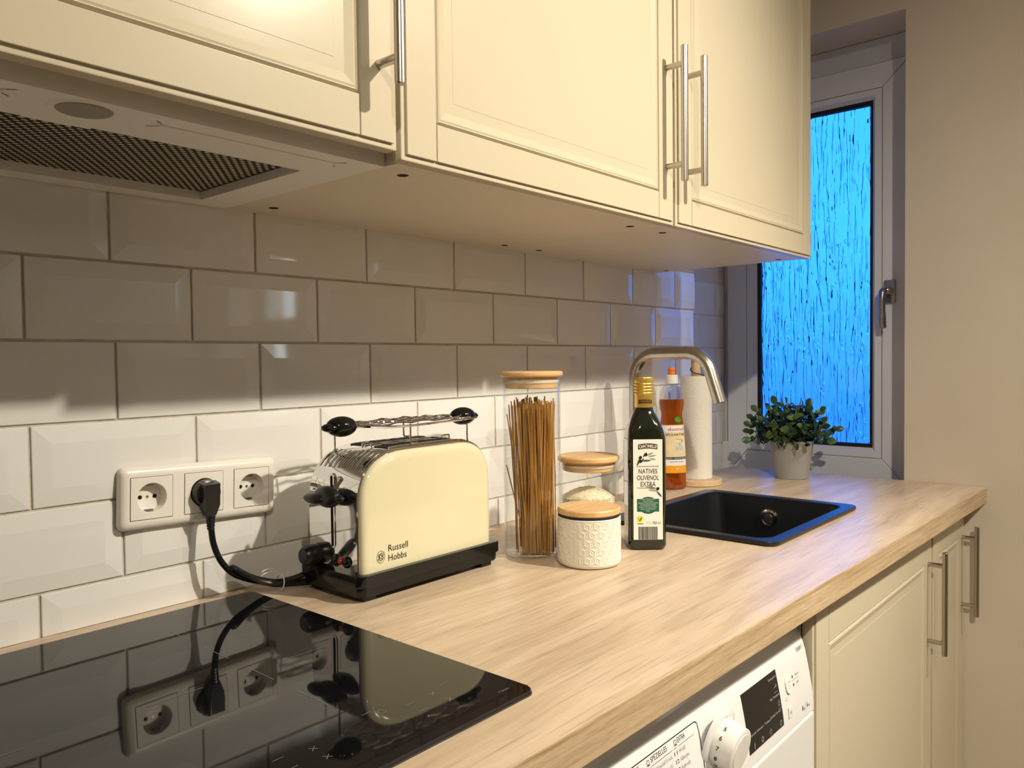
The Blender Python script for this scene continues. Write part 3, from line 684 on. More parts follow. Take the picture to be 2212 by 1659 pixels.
for i,(nn,ww,wd) in enumerate((('11','Weiß',.012),('12','Allergie',.019),('13','Refresh',.017),('14','Hygiene',.021),('15','Schleudern',.024))):
    z=-.4765-.0088*i; ptext(nn,.0046,.3545,z,M_ink,width=.0065); ptext(ww,.0046,.3610,z,M_inkgrey,align='LEFT')
for i,ww in enumerate(('Mix Wasch&Trock.','Wasch&Trock. 45','Wolle','Feinwäsche')): ptext(ww,.0042,.300,-.4765-.0088*i,M_inkgrey,align='LEFT')
# ------------------------------------------------------------------ sink and tap
sk=thing('sink','black granite sink bowl set into the worktop',"sink",(1.0865,-.33,ZC-.19))
n_=7
so=rrect(.866,1.306,-.503,-.153,.022,n_); si=rrect(.887,1.279,-.480,-.180,.030,n_); sb=rrect(.902,1.266,-.466,-.194,.045,n_); zr=ZC+.0090
b=nb()
layers=[(rrect(.868,1.304,-.501,-.155,.021,n_),ZC+.0002),(so,ZC+.0030),(so,zr-.0022),(rrect(.8667,1.3053,-.5023,-.1537,.0215,n_),zr-.0006),(rrect(.8685,1.3035,-.5005,-.1555,.020,n_),zr),(rrect(.8852,1.2808,-.4818,-.1782,.031,n_),zr),(si,zr-.0016),(si,zr-.006),(sb,ZC-.170),(rrect(.925,1.243,-.443,-.217,.04,n_),ZC-.186)]
prev=None
for pts,z in layers:
    ring=[b.verts.new((x,y,z)) for x,y in pts]
    if prev:
        m_=len(ring)
        for k in range(m_): b.faces.new((prev[k],prev[(k+1)%m_],ring[(k+1)%m_],ring[k]))
    prev=ring
b.faces.new(prev)
obj('bowl',b,M_granite,sk)
b=nb(); lathe(b,[(.0120,-.003),(.0155,-.006),(.0190,-.0045),(.0195,.002)],(1.2755,-.32,-.3900),36,'x'); ov=obj('overflow_ring',b,M_chrome,sk)
b=nb(); lathe(b,[(0,-.0085),(.0095,-.008),(.0105,-.006),(.0105,.002)],(1.2755,-.32,-.3900),30,'x'); obj('overflow_cap',b,M_steel,ov)
fc=thing('kitchen_tap','brushed steel mixer tap with arched spout over the sink',"tap",(1.102,-.081,ZC))
b=nb(); lathe(b,[(0,0),(.0285,0),(.0290,.001),(.0290,.004),(.0275,.005),(.0275,.138),(.0265,.140),(.0140,.140)],(1.102,-.081,ZC),32); obj('body',b,M_steel,fc)
pth=[(1.102,-.081,ZC+.135),(1.102,-.081,-.12),(1.102,-.081,-.0745)]
for i in range(1,11):
    a=R(90*i/10); pth.append((1.102,-.081-.055*(1-math.cos(a)),-.0745+.055*math.sin(a)))
pth.append((1.102,-.175,-.0195)); pth.append((1.102,-.213,-.0195))
for i in range(1,10):
    a=R(72*i/9); pth.append((1.102,-.213-.055*math.sin(a),-.0195-.055*(1-math.cos(a))))
y_,z_=pth[-1][1],pth[-1][2]
pth+=[(1.102,y_-.309*.035,z_-.951*.035),(1.102,y_-.309*.071,z_-.951*.071)]
b=nb(); tube(b,pth,.0137,24); obj('spout',b,M_steel,fc)
b=nb(); tube(b,[(1.128,-.081,ZC+.105),(1.160,-.081,ZC+.118),(1.195,-.081,ZC+.150)],[.008,.006,.005],12); obj('lever',b,M_steel,fc)
# ------------------------------------------------------------------ triple socket
ou=thing('triple_socket','white triple wall socket on the tiles left of the toaster',"socket",(.1095,-.003,-.2055))
ou.rotation_euler=(0,R(1.9),0)
OC=Vector((.1095,-.003,-.2055))
def T(a,d,c): return (OC.x+a,OC.y-d,OC.z+c)           # a along, d out of wall, c up
def ring_xz(bm,rings,capfirst=False,caplast=False):
    prev=None
    for pts,d in rings:
        ring=[bm.verts.new(T(a,d,c)) for a,c in pts]
        if prev:
            m_=len(ring)
            for k in range(m_): bm.faces.new((prev[k],prev[(k+1)%m_],ring[(k+1)%m_],ring[k]))
        elif capfirst: bm.faces.new(ring)
        prev=ring
    if caplast: bm.faces.new(prev)
b=nb()
W_,H_=.1110,.0405
def fr(k): return rrect(-W_+k,W_-k,-H_+k,H_-k,max(.008-k*.3,.003),5)
ring_xz(b,[(fr(0),0),(fr(0),.004),(fr(.0012),.0075),(fr(.0035),.0100),(fr(.0065),.0112),(rrect(-W_+.0095,W_-.0095,-H_+.0095,H_-.0095,.003,5),.0116)])
hs=.0278; xs_=[-W_+.0095]
for cx in(-.0710,0,.0715): xs_+=[cx-hs,cx+hs]
xs_.append(W_-.0095)
def pq(a0,a1,c0,c1): b.faces.new([b.verts.new(T(a,.0116,c)) for a,c in((a0,c0),(a1,c0),(a1,c1),(a0,c1))])
for k in range(0,8,2): pq(xs_[k],xs_[k+1],-H_+.0095,H_-.0095)
for cx in(-.0710,0,.0715): pq(cx-hs,cx+hs,hs,H_-.0095); pq(cx-hs,cx+hs,-H_+.0095,-hs)
obj('cover_frame',b,M_socket,ou)
for i,cx in enumerate((-.0710,0,.0715)):
    b=nb(); s=.0272
    n8=32
    circ=lambda r:[(cx+r*math.cos(2*PI*k/n8),r*math.sin(2*PI*k/n8)) for k in range(n8)]
    def sq(k_):
        out=[]
        for q in range(n8):
            a=2*PI*q/n8; c_,s_=math.cos(a),math.sin(a); m_=max(abs(c_),abs(s_)); out.append((cx+k_*c_/m_,k_*s_/m_))
        return out
    dpth=.0116
    ring_xz(b,[(sq(s),.0100),(sq(s),.0120),(sq(s-.0004),.0124),(circ(.0196),.0124),(circ(.0190),.0118),(circ(.0186),-.0020)],caplast=True)
    ins=obj('socket_insert',b,M_socket,ou)
    b=nb(); 
    for (a0,a1,c0,c1) in((-s-.0006,-s,-s,s),(s,s+.0006,-s,s),(-s,s,-s-.0006,-s),(-s,s,s,s+.0006)):
        b.faces.new([b.verts.new(T(cx+a,.01175,c)) for a,c in((a0,c0),(a1,c0),(a1,c1),(a0,c1))])
    obj('gap_line',b,M_brown,ins,smooth=False)
    if i!=1:
        for hx_ in(-.0095,.0095):
            b=nb(); b.faces.new([b.verts.new(T(cx+hx_+.0027*math.cos(2*PI*k/16),-.0016,.0027*math.sin(2*PI*k/16))) for k in range(16)]); obj('pin_hole',b,M_blackmat,ins,smooth=False)
        b=nb(); b.faces.new([b.verts.new(T(cx+.0018*math.cos(2*PI*k/12),-.0015,.0018*math.sin(2*PI*k/12))) for k in range(12)]); obj('screw',b,M_steel,ins,smooth=False)
        for sg in(-1,1):
            b=nb(); pts=[(-.004,-.001,.0185*sg),(.004,-.001,.0185*sg),(.004,.006,.0182*sg),(.004,.006,.0150*sg),(-.004,.006,.0150*sg),(-.004,-.001,.0150*sg),(.004,-.001,.0150*sg)]
            v=[b.verts.new(T(cx+a,d,c)) for a,d,c in((-.004,.007,.0184*sg),(.004,.007,.0184*sg),(.004,.007,.0150*sg),(-.004,.007,.0150*sg),(-.004,-.0015,.0165*sg),(.004,-.0015,.0165*sg))]
            b.faces.new((v[0],v[1],v[2],v[3])); b.faces.new((v[3],v[2],v[5],v[4])); obj('earth_clip',b,M_nickel,ins,smooth=False)
# ------------------------------------------------------------------ toaster
tx0,tx1=.2335,.4935; ty0,ty1=-.196,-.070; tzb=-.3180; tzt=-.1520
tt=thing('toaster','cream and chrome two-slot toaster standing in front of the tiles',"toaster",(.3635,-.133,ZC))
def tprof(ins,n=10):
    """outline in x-z of the arched body, inset by ins, counter-clockwise from bottom left"""
    l_,r2,t_=tx0+ins,tx1-ins,tzt-ins
    pts=[(l_,tzb+ (0 if ins<.02 else 0))]
    rx,rz=.088-ins,.080-ins
    for i in range(n+1):
        a=R(180-90*i/n); s=abs(math.cos(a))**.80; q=abs(math.sin(a))**.80
        pts.append((l_+rx-rx*s,t_-rz*1.0+rz*q))
    rx,rz=.066-ins,.066-ins
    for i in range(n+1):
        a=R(90-90*i/n); s=abs(math.cos(a))**.85; q=abs(math.sin(a))**.85
        pts.append((r2-rx+rx*s,t_-rz+rz*q))
    pts.append((r2,tzb)); return pts
def slices(bm,rings,cap=(True,True)):
    prev=None
    for k,(pts,y) in enumerate(rings):
        ring=[bm.verts.new((x,y,z)) for x,z in pts]
        if prev:
            m_=len(ring)
            for q in range(m_): bm.faces.new((prev[q],prev[(q+1)%m_],ring[(q+1)%m_],ring[q]))
        elif cap[0]: bm.faces.new(ring)
        prev=ring
    if cap[1]: bm.faces.new(prev)
    return bm
obj('chrome_shell',slices(nb(),[(tprof(.0015),ty0+.0075),(tprof(0),ty0+.0090),(tprof(0),ty1-.0090),(tprof(.0015),ty1-.0075)]),M_chrome,tt,ang=40)
for s,ye in((-1,ty0),(1,ty1)):
    q=-s
    obj('side_panel',slices(nb(),[(tprof(.0030),ye+q*.0095),(tprof(.0030),ye+q*.0062),(tprof(.0045),ye+q*.0032),(tprof(.0075),ye+q*.0012),(tprof(.0120),ye+q*.0002),(tprof(.0170),ye)]),M_cream_t,tt,ang=60)
b=nb()
for za,zb_,k in((ZC+.008,ZC+.0215,.0055),(ZC+.0205,ZC+.0375,.0085)):
    p2=rrect(tx0-k,tx1+k+.003,ty0-k,ty1+k,.012,5); poly_prism(b,[(x,y,za) for x,y in p2],[(x,y,zb_) for x,y in p2],bev=.0025,seg=2)
obj('base',b,M_blackgloss,tt)
for fx_,fy_ in((tx0+.016,ty0+.014),(tx1-.016,ty0+.010),(tx0+.016,ty1-.014),(tx1-.016,ty1-.014)):
    obj('foot',box(nb(),fx_-.011,fx_+.011,fy_-.011,fy_+.011,ZC+.0002,ZC+.0095,bev=.001),M_black,tt)
def top_z(x,ins=0):
    P_=tprof(ins)
    for (xa,za),(xb,zb_) in zip(P_,P_[1:]):
        if min(xa,xb)-1e-9<=x<=max(xa,xb)+1e-9 and abs(xb-xa)>1e-6: return za+(zb_-za)*(x-xa)/(xb-xa)
    return tzt
def slot_strip(bm,xa,xb,ya,yb,lift,n=14):
    prev=None
    for i in range(n+1):
        x=xa+(xb-xa)*i/n; z=top_z(x)+lift; ring=[bm.verts.new((x,ya,z)),bm.verts.new((x,yb,z))]
        if prev: bm.faces.new((prev[0],prev[1],ring[1],ring[0]))
        prev=ring
for yc in(-.160,-.106):
    b=nb(); slot_strip(b,.300,.455,yc-.0165,yc+.0165,.0006); sl=obj('bread_slot',b,M_blackmat,tt,smooth=False)
    b=nb()
    for ya in(yc-.0165,yc+.0165): tube(b,[(.300+.155*i/16,ya,top_z(.300+.155*i/16)+.0010) for i in range(17)],.0012,6)
    obj('slot_rim',b,M_chrome,sl)
for i in range(10):
    yy=-.181+.0107*i; b=nb(); xa,xb=.2480,.2790
    prev=None
    for k in range(9):
        x=xa+(xb-xa)*k/8; z=top_z(x); wd_=.0017*math.sin(PI*(k+.4)/8.8)**.5
        ring=[b.verts.new((x,yy-wd_,z+.0003)),b.verts.new((x,yy+wd_,z+.0003))]
        if prev: b.faces.new((prev[0],prev[1],ring[1],ring[0]))
        prev=ring
    sl_=obj('vent_slit',b,M_blackmat,tt,smooth=False)
    b=nb(); tube(b,[(xa+(xb-xa)*k/8,yy-.0018,top_z(xa+(xb-xa)*k/8)+.0003) for k in range(9)],.0010,6); obj('slit_lip',b,M_chrome,sl_)
# front end (faces -x): lever slot, lever, dial, buttons
b=nb(); ycl=-.1345
p2=[(a,c) for a,c in rrect(-.0052,.0052,-.2880,-.1840,.0051,5)]
poly_prism(b,[(tx0+.004,ycl+a,c) for a,c in p2],[(tx0-.0012,ycl+a,c) for a,c in p2],bev=.0006); lv=obj('lever_slot',b,M_chrome,tt)
b=nb(); p2=rrect(-.0024,.0024,-.2855,-.1870,.0023,5)
poly_prism(b,[(tx0-.001,ycl+a,c) for a,c in p2],[(tx0-.0016,ycl+a,c) for a,c in p2]); obj('slot_gap',b,M_blackmat,lv)
b=nb(); ellipsoid(b,(tx0-.013,ycl-.006,-.2140),.0115,.0270,.0150); ellipsoid(b,(tx0-.021,ycl+.010,-.2165),.0120,.0230,.0080); ellipsoid(b,(tx0-.012,ycl-.030,-.2140),.0060,.0110,.0050); box(b,tx0-.010,tx0+.002,ycl-.0018,ycl+.0018,-.219,-.211)
obj('lever_knob',b,M_black,tt)
b=nb(); lathe(b,[(0,-.024),(.0105,-.0235),(.0135,-.020),(.0148,-.015),(.0152,-.004),(.0125,.002)],(tx0,-.0950,-.3020),28,'x'); obj('browning_dial',b,M_black,tt)
for yy,rr,m_,nm in((-.1410,.0080,M_blackgloss,'button'),(-.1530,.0052,M_red,'button'),(-.1650,.0082,M_blackgloss,'button')):
    b=nb(); lathe(b,[(0,-.0058),(rr*.6,-.0052),(rr*.92,-.003),(rr,-.001),(rr,.002)],(tx0,yy,-.3030),24,'x'); o=obj(nm,b,m_,tt)
b=nb(); O_=(tx0-.0005,0,0); XN=-EY
Pm=lambda y,z:(-y,z)
tri=[(.1085,-.2010),(.1005,-.2130),(.1165,-.2130)]
tri=[(.1005,-.1930),(.0880,-.2135),(.1130,-.2135)]
for p_,q_ in zip(tri,tri[1:]+tri[:1]): flat_line(b,O_,XN,EZ,p_,q_,.0006)
ts=[(.160,-.214),(.160,-.205),(.159,-.203),(.1605,-.2005),(.167,-.2005),(.1685,-.203),(.1675,-.205),(.1675,-.214)]
for p_,q_ in zip(ts,ts[1:]): flat_line(b,O_,XN,EZ,p_,q_,.0005)
flat_line(b,O_,XN,EZ,(.1715,-.210),(.1715,-.202),.0003)
for zz in(-.2905,-.2885): flat_line(b,O_,XN,EZ,(.1625,zz),(.1675,zz),.0003)
plane_poly(b,O_,XN,EZ,[(.1625,-.2870),(.1675,-.2870),(.1650,-.2825)])
obj('print',b,M_ink,tt,smooth=False)
LY=ty0-.0002
text('print','Russell',.0092,(.2790,LY,-.2925),EX,EZ,M_ink,tt,width=.0355,align='LEFT',eps=.0002)
text('print','Hobbs',.0092,(.2790,LY,-.3060),EX,EZ,M_ink,tt,width=.0330,align='LEFT',eps=.0002)
b=nb(); lo=(.2665,LY-.0002,-.2975)
ring_flat(b,lo,EX,EZ,(0,0),.0068,.0005,30,0,1,1.18)
for k,(cy,amp) in enumerate(((.0045,.001),(.0032,.0012),(.0018,.001),(-.0020,.001),(-.0034,.0012),(-.0047,.001))):
    hw=.0068*math.sqrt(max(.05,1-(cy/.0080)**2))-.0012; prev=None
    for i in range(9):
        x=-hw+2*hw*i/8; p_=(x,cy+amp*math.sin(x*900+k))
        if prev: flat_line(b,lo,EX,EZ,prev,p_,.0006)
        prev=p_
for p_,q_ in(((-.0035,-.0015),(-.0035,.0012)),((-.0035,.0012),(-.0012,.0006)),((-.0012,.0006),(-.0035,-.0002)),((-.003,-.0002),(-.0008,-.0015)),((.0010,-.0015),(.0014,.0013)),((.0034,-.0013),(.0038,.0014)),((.0012,0),(.0036,.0002))): flat_line(b,lo,EX,EZ,p_,q_,.0006)
obj('logo',b,M_ink,tt,smooth=False)
# cord with plug and tie
CR=.0042
def onY(pts): return pts
pl=nb()
PC=Vector((.1095,-.0155,-.2055))
lathe(pl,[(0,-.0155),(.012,-.015),(.0172,-.0125),(.0182,-.006),(.0182,.012),(0,.012)],(PC.x,PC.y,PC.z),28,'y')
poly_prism(pl,[(PC.x-.0105,PC.y-.024,PC.z+.013),(PC.x+.0115,PC.y-.024,PC.z+.013),(PC.x+.0105,PC.y-.024,PC.z-.016),(PC.x+.0062,PC.y-.021,PC.z-.030),(PC.x-.0058,PC.y-.021,PC.z-.030),(PC.x-.0095,PC.y-.024,PC.z-.016)],
 [(PC.x-.0125,PC.y-.004,PC.z+.016),(PC.x+.0135,PC.y-.004,PC.z+.016),(PC.x+.0125,PC.y-.006,PC.z-.016),(PC.x+.0072,PC.y-.008,PC.z-.030),(PC.x-.0068,PC.y-.008,PC.z-.030),(PC.x-.0115,PC.y-.006,PC.z-.016)],bev=.002)
lathe(pl,[(0,.0),(.0060,.0),(.0066,-.004),(.0056,-.0045),(.0062,-.008),(.0052,-.0085),(.0058,-.012),(.0048,-.0125),(.0054,-.016),(.0044,-.0165),(.0050,-.020),(0,-.020)],(PC.x+.0005,PC.y-.0145,PC.z-.029),16)
cp=[(.1105,-.030,-.253),(.112,-.033,-.275),(.118,-.040,-.298),(.132,-.046,-.317),(.152,-.050,-.3285),(.176,-.054,-.3375),(.200,-.058,-.3430),(.225,-.064,-.3455),(.255,-.075,-.3455)]
cd=obj('power_cord',tube(nb(),spline(cp,8),CR,10),M_rubber,tt)
obj('plug',pl,M_black,cd)
lp=[(.252,-.083,-.330),(.235,-.072,-.333),(.212,-.062,-.340),(.190,-.054,-.3400),(.165,-.046,-.331),(.146,-.043,-.319),(.136,-.043,-.311),(.131,-.046,-.3085),(.134,-.050,-.3125),(.146,-.0515,-.3225),(.166,-.0545,-.3340),(.190,-.0600,-.3425),(.214,-.0665,-.3455),(.24,-.078,-.347)]
obj('cord_loop',tube(nb(),spline(lp,8),CR,10),M_rubber,cd)
b=nb(); tie=[]
for i in range(16):
    a=2*PI*i/16; tie.append((.197+.0015*math.sin(a),-.0585+.0095*math.cos(a),-.3415+.0105*math.sin(a)))
tube(b,tie,.0009,6,closed=True); tube(b,spline([(.195,-.058,-.331),(.186,-.055,-.325),(.176,-.052,-.326),(.172,-.050,-.329)],6),.0008,6)
tube(b,spline([(.1955,-.058,-.331),(.188,-.055,-.321),(.180,-.052,-.3205),(.173,-.050,-.323)],6),.0008,6)
obj('cord_tie',b,M_white,cd)
# ------------------------------------------------------------------ bun rack on the toaster
rk=thing('toaster_rack','chrome wire bun rack with black grips standing on the toaster',"rack",(.375,-.133,tzt))
zrk=-.1205
b=nb()
for k in range(5):
    yy=-.166+.0165*k; 
    tube(b,[(.272+.205*i/30,yy+.0030*math.sin(i*1.05+k*1.7),zrk+.0012*math.sin(i*.9+k)+.002*math.sin(PI*i/30)) for i in range(31)],.0016,6)
obj('wire',b,M_chrome,rk)
b=nb(); lo_=[(.262,-.150,zrk),(.272,-.172,zrk),(.30,-.177,zrk-.002),(.340,-.178,zrk-.003),(.45,-.178,zrk-.001),(.485,-.172,zrk),(.497,-.150,zrk),(.497,-.116,zrk),(.485,-.094,zrk),(.45,-.089,zrk-.001),(.30,-.089,zrk-.002),(.272,-.094,zrk),(.262,-.116,zrk)]
tube(b,lo_,.0017,8,closed=True); obj('rim_wire',b,M_chrome,rk)
for xx,yy,s in((.268,-.095,1),(.340,-.178,0),(.405,-.0885,0),(.496,-.140,-1)):
    b=nb(); zt_=top_z(min(max(xx,.262),.47))
    if xx>.48: zt_=top_z(.472)
    tube(b,spline([(xx,yy,zrk),(xx,yy,zt_+.010),(xx+.001,yy,zt_+.004),(xx+(.008 if s>=0 else -.010),yy+.001,zt_+.0022),(xx+(.014 if s>=0 else -.024),yy+.001,zt_+.0028)],5),.0014,8); obj('leg',b,M_chrome,rk)
for xc,s in((.252,-1),(.4935,1)):
    b=nb(); ellipsoid(b,(xc,-.133,zrk),.0235,.019,.0145); ellipsoid(b,(xc+s*.017,-.133,zrk-.0005),.0155,.0125,.0065); obj('grip',b,M_blackgloss,rk)
for xc in(.294,.452):
    b=nb(); z1=top_z(xc)
    tube(b,spline([(xc-.006,-.133,z1+.0005),(xc-.006,-.133,z1+.005),(xc-.004,-.133,z1+.0065),(xc+.008,-.133,z1+.0065),(xc+.010,-.133,z1+.005),(xc+.010,-.133,z1+.0005)],4),.0012,6); obj('rack_hook',b,M_chrome,tt)
# ------------------------------------------------------------------ storage jars
def glass_jar(name,lab,cat,c,r,h,lid_r,lid_h,plug_d,m_lid):
    t=thing(name,lab,cat,(c[0],c[1],ZC))
    b=nb(); lathe(b,[(0,.0008),(r-.006,.0008),(r-.002,.002),(r,.006),(r,h),(r-.0018,h),(r-.0018,.008),(r-.005,.0045),(0,.0045)],(c[0],c[1],ZC),48); obj('glass',b,M_glass,t,ang=50)
    b=nb(); lathe(b,[(0,h+.0005),(lid_r-.002,h+.0005),(lid_r,h+.003),(lid_r,h+lid_h-.0025),(lid_r-.0025,h+lid_h),(0,h+lid_h)],(c[0],c[1],ZC),48); ld=obj('lid',b,m_lid,t)
    b=nb(); lathe(b,[(0,h-plug_d),(r-.0045,h-plug_d),(r-.0035,h-plug_d+.001),(r-.0035,h+.0004),(0,h+.0004)],(c[0],c[1],ZC),48); obj('plug',b,m_lid,ld)
    b=nb(); zz=h-plug_d*.42; lathe(b,[(r-.0035,zz-.003),(r-.0021,zz-.002),(r-.0021,zz+.002),(r-.0035,zz+.003)],(c[0],c[1],ZC),48); obj('seal_ring',b,M_seal,ld)
    return t
SJ=(.5885,-.2010); SR=.0478
glass_jar('storage_jar','tall glass jar of spaghetti with round wooden lid',"jar",SJ,SR,.2955,.0525,.0095,.0185,M_bamboo)
b=nb(); rnd=random.Random(3)
def strand(bm,p,q,r=.00115,bend=0):
    p=Vector(p);q=Vector(q); mid=(p+q)/2+Vector((rnd.uniform(-1,1),rnd.uniform(-1,1),0))*bend
    tube(bm,[p,(p+mid)/2*1.0+Vector((0,0,0)),mid,(mid+q)/2,q],r,5)
for i in range(215):
    a=rnd.uniform(0,2*PI); rr=(SR-.0062)*math.sqrt(rnd.uniform(.0,1)); 
    a2=a+rnd.gauss(0,.18); r2=min(SR-.0045,max(0,rr*rnd.uniform(.55,1.0)))
    bx,by=SJ[0]+r2*math.cos(a2)+.004,SJ[1]+r2*math.sin(a2)
    # the bundle leans: open on the left, tight on the right
    lean=rnd.gauss(0,.005)
    tx_,ty_=SJ[0]+rr*math.cos(a)+lean,SJ[1]+rr*math.sin(a)+lean*.5
    d=math.hypot(tx_-SJ[0],ty_-SJ[1])
    if d>SR-.004: tx_=SJ[0]+(tx_-SJ[0])*(SR-.004)/d; ty_=SJ[1]+(ty_-SJ[1])*(SR-.004)/d
    if (tx_-SJ[0])*(.75)-(ty_-SJ[1])*.66<-.022 and rnd.random()<.72: continue
    strand(b,(bx,by,ZC+.0055),(tx_,ty_,ZC+.252+rnd.gauss(0,.005)),bend=.0015)
for ang_,h in((150,.235),(163,.228),(140,.15)):
    a=R(ang_); strand(b,(SJ[0]+.010*math.cos(a),SJ[1]+.01*math.sin(a),ZC+.006),(SJ[0]+(SR-.004)*math.cos(a),SJ[1]+(SR-.004)*math.sin(a),ZC+h))
obj('spaghetti',b,M_pasta,None,label='dense bundle of brown wholewheat spaghetti inside the tall jar',cat='pasta',kind='stuff')
RJ=(.6805,-.2500)
glass_jar('storage_jar','short glass jar half full of rice with round wooden lid',"jar",RJ,.0478,.1490,.0525,.0105,.0150,M_bamboo)
b=nb()
ellr=[]
prof_=[(0,.0052),(.0440,.0052),(.0448,.008)]+[(.0448,.086)]+[(.040,.092),(.028,.0985),(.012,.102),(0,.1025)]
lathe(b,prof_,(RJ[0],RJ[1],ZC),36)
for i in range(4600):
    if i<2400:
        a=rnd.uniform(0,2*PI); rr=.044*math.sqrt(rnd.random()); zz=ZC+.1025-.016*(rr/.044)**2+rnd.uniform(-.001,.0015)
    else:
        a=rnd.uniform(0,2*PI); rr=.0450; zz=ZC+rnd.uniform(.045,.089)
    c=Vector((RJ[0]+rr*math.cos(a),RJ[1]+rr*math.sin(a),zz)); d=Vector((rnd.gauss(0,1),rnd.gauss(0,1),rnd.gauss(0,.5)))
    if i>=2400:
        rad=Vector((math.cos(a),math.sin(a),0)); d=d-rad*d.dot(rad)
    d.normalize(); s_=d.cross(Vector((.3,.2,1))).normalized()*.00095; u2=d.cross(s_).normalized()*.00095; L=.0034
    v=[b.verts.new(c-d*L)]+[b.verts.new(c+q) for q in(s_,u2,-s_,-u2)]+[b.verts.new(c+d*L)]
    for k in range(4): b.faces.new((v[0],v[1+k],v[1+(k+1)%4])); b.faces.new((v[5],v[1+(k+1)%4],v[1+k]))
obj('rice',b,M_rice,None,smooth=False,label='pale long grain rice heaped in the short glass jar',cat='rice',kind='stuff')
CJ=(.5965,-.3100); CJR=.0502
cj=thing('storage_jar','cream ceramic jar with embossed star pattern and wooden lid, nearest jar',"jar",(CJ[0],CJ[1],ZC))
b=nb(); CH=.0765
lathe(b,[(0,.0004),(CJR-.006,.0004),(CJR-.0025,.002),(CJR-.0005,.0055),(CJR-.0004,.0075)],(CJ[0],CJ[1],ZC),68)
lathe(b,[(CJR-.0004,CH-.0030),(CJR,CH-.0015),(CJR-.001,CH),(CJR-.004,CH),(CJR-.004,CH-.02),(0,CH-.02)],(CJ[0],CJ[1],ZC),68)
NS=20; rows=5; rh=(CH-.0030-.0075)/rows
def cyl_pt(u,z,rad): a=2*PI*u/NS; return (CJ[0]+rad*math.cos(a),CJ[1]+rad*math.sin(a),ZC+z)
vg={}
def gv(i2,j,rad=CJR):
    key=(i2%(2*NS),j)
    if key not in vg: vg[key]=b.verts.new(cyl_pt(i2/2,.0075+j*rh,rad))
    return vg[key]
def star_tri(A,B_,C_,up):
    """three petals: centroid raised, edge mid points cut in"""
    pts=[A.co,B_.co,C_.co]; cen=sum(pts,Vector())/3
    def onr(p,dr): q=Vector((p.x-CJ[0],p.y-CJ[1],0)).normalized(); return Vector((CJ[0],CJ[1],p.z))+q*(CJR+dr)
    cv=b.verts.new(onr(cen,.0002))
    for P_,Q_ in((A,B_),(B_,C_),(C_,A)):
        dv=b.verts.new(onr((P_.co+Q_.co+cen)/3,-.0008))
        b.faces.new((P_,Q_,dv)); b.faces.new((Q_,cv,dv)); b.faces.new((cv,P_,dv))
for j in range(rows):
    for i in range(NS):
        o_=j%2
        a0,a1=2*i+o_,2*i+2+o_; t0=2*i+1+o_; t1=t0+2
        star_tri(gv(a0,j),gv(a1,j),gv(t0,j+1),1); star_tri(gv(a1,j),gv(t1,j+1),gv(t0,j+1),0)
obj('body',b,M_ceramic,cj,smooth=False)
b=nb(); lathe(b,[(0,CH+.0005),(.0488,CH+.0005),(.0492,CH+.001),(.0492,CH+.0035),(.0488,CH+.0040),(0,CH+.0040)],(CJ[0],CJ[1],ZC),56); obj('seal_ring',b,M_blackseal,cj)
b=nb(); lathe(b,[(0,CH+.0042),(.0485,CH+.0042),(.0500,CH+.0058),(.0500,CH+.0120),(.0485,CH+.0140),(0,CH+.0140)],(CJ[0],CJ[1],ZC),56); obj('lid',b,M_bamboo,cj)
# ------------------------------------------------------------------ olive oil bottle
BC=Vector((.7465,-.3210,ZC)); BA=R(-49.0+90+ -7.0)   # direction of the label normal, tuned below
ol=thing('oil_bottle','dark green glass oil bottle with gold cap and white label',"bottle",tuple(BC))
# local frame: N faces the camera, turned a little to its right
tocam=Vector((-.4178-BC.x,-1.0321-BC.y,0)).normalized(); N=Matrix.Rotation(R(10),3,'Z')@tocam; Xb=EZ.cross(N).normalized()
def sqring(hw,hd,r,z,n=5): return [BC+Xb*a-N*c+EZ*z for a,c in rrect(-hw,hw,-hd,hd,r,n)]
b=nb(); lay=[(.0270,.0270,.010,.0004),(.0305,.0305,.011,.0025),(.0325,.0325,.0115,.008),(.0322,.0322,.011,.03),(.0322,.0322,.011,.180),(.0318,.0318,.013,.192),(.0300,.0300,.016,.203),(.0260,.0260,.018,.215),(.0205,.0205,.0175,.2265),(.0165,.0165,.0155,.234),(.0150,.0150,.0148,.240),(.0148,.0148,.0147,.262)]
prev=None
for hw,hd,r,z in lay:
    ring=[b.verts.new(p) for p in sqring(hw,hd,r,z)]
    if prev:
        for k in range(len(ring)): b.faces.new((prev[k],prev[(k+1)%len(ring)],ring[(k+1)%len(ring)],ring[k]))
    else: b.faces.new(ring[::-1])
    prev=ring
b.faces.new(prev); obj('glass_body',b,M_oil,ol,ang=50)
b=nb(); cpf=[(.0158,.2405),(.0161,.241),(.0161,.262)]
for k in range(4): z=.2625+k*.0052; cpf+=[(.0164,z),(.0170,z+.0012),(.0170,z+.0026),(.0162,z+.0040)]
cpf+=[(.0168,.2835),(.0168,.2905),(.0158,.2920),(0,.2920)]
lathe(b,cpf,(BC.x,BC.y,ZC),36); cap=obj('cap',b,M_gold,ol)
LN=BC+N*.0322
b=nb(); box_l=rrect(-.0247,.0247,.0185,.1880,.0006,2)
poly_prism(b,[LN+Xb*a+EZ*c+N*.0002 for a,c in box_l],[LN+Xb*a+EZ*c+N*.0006 for a,c in box_l]); lb=obj('label',b,M_label,ol,smooth=False)
O=LN+N*.0008
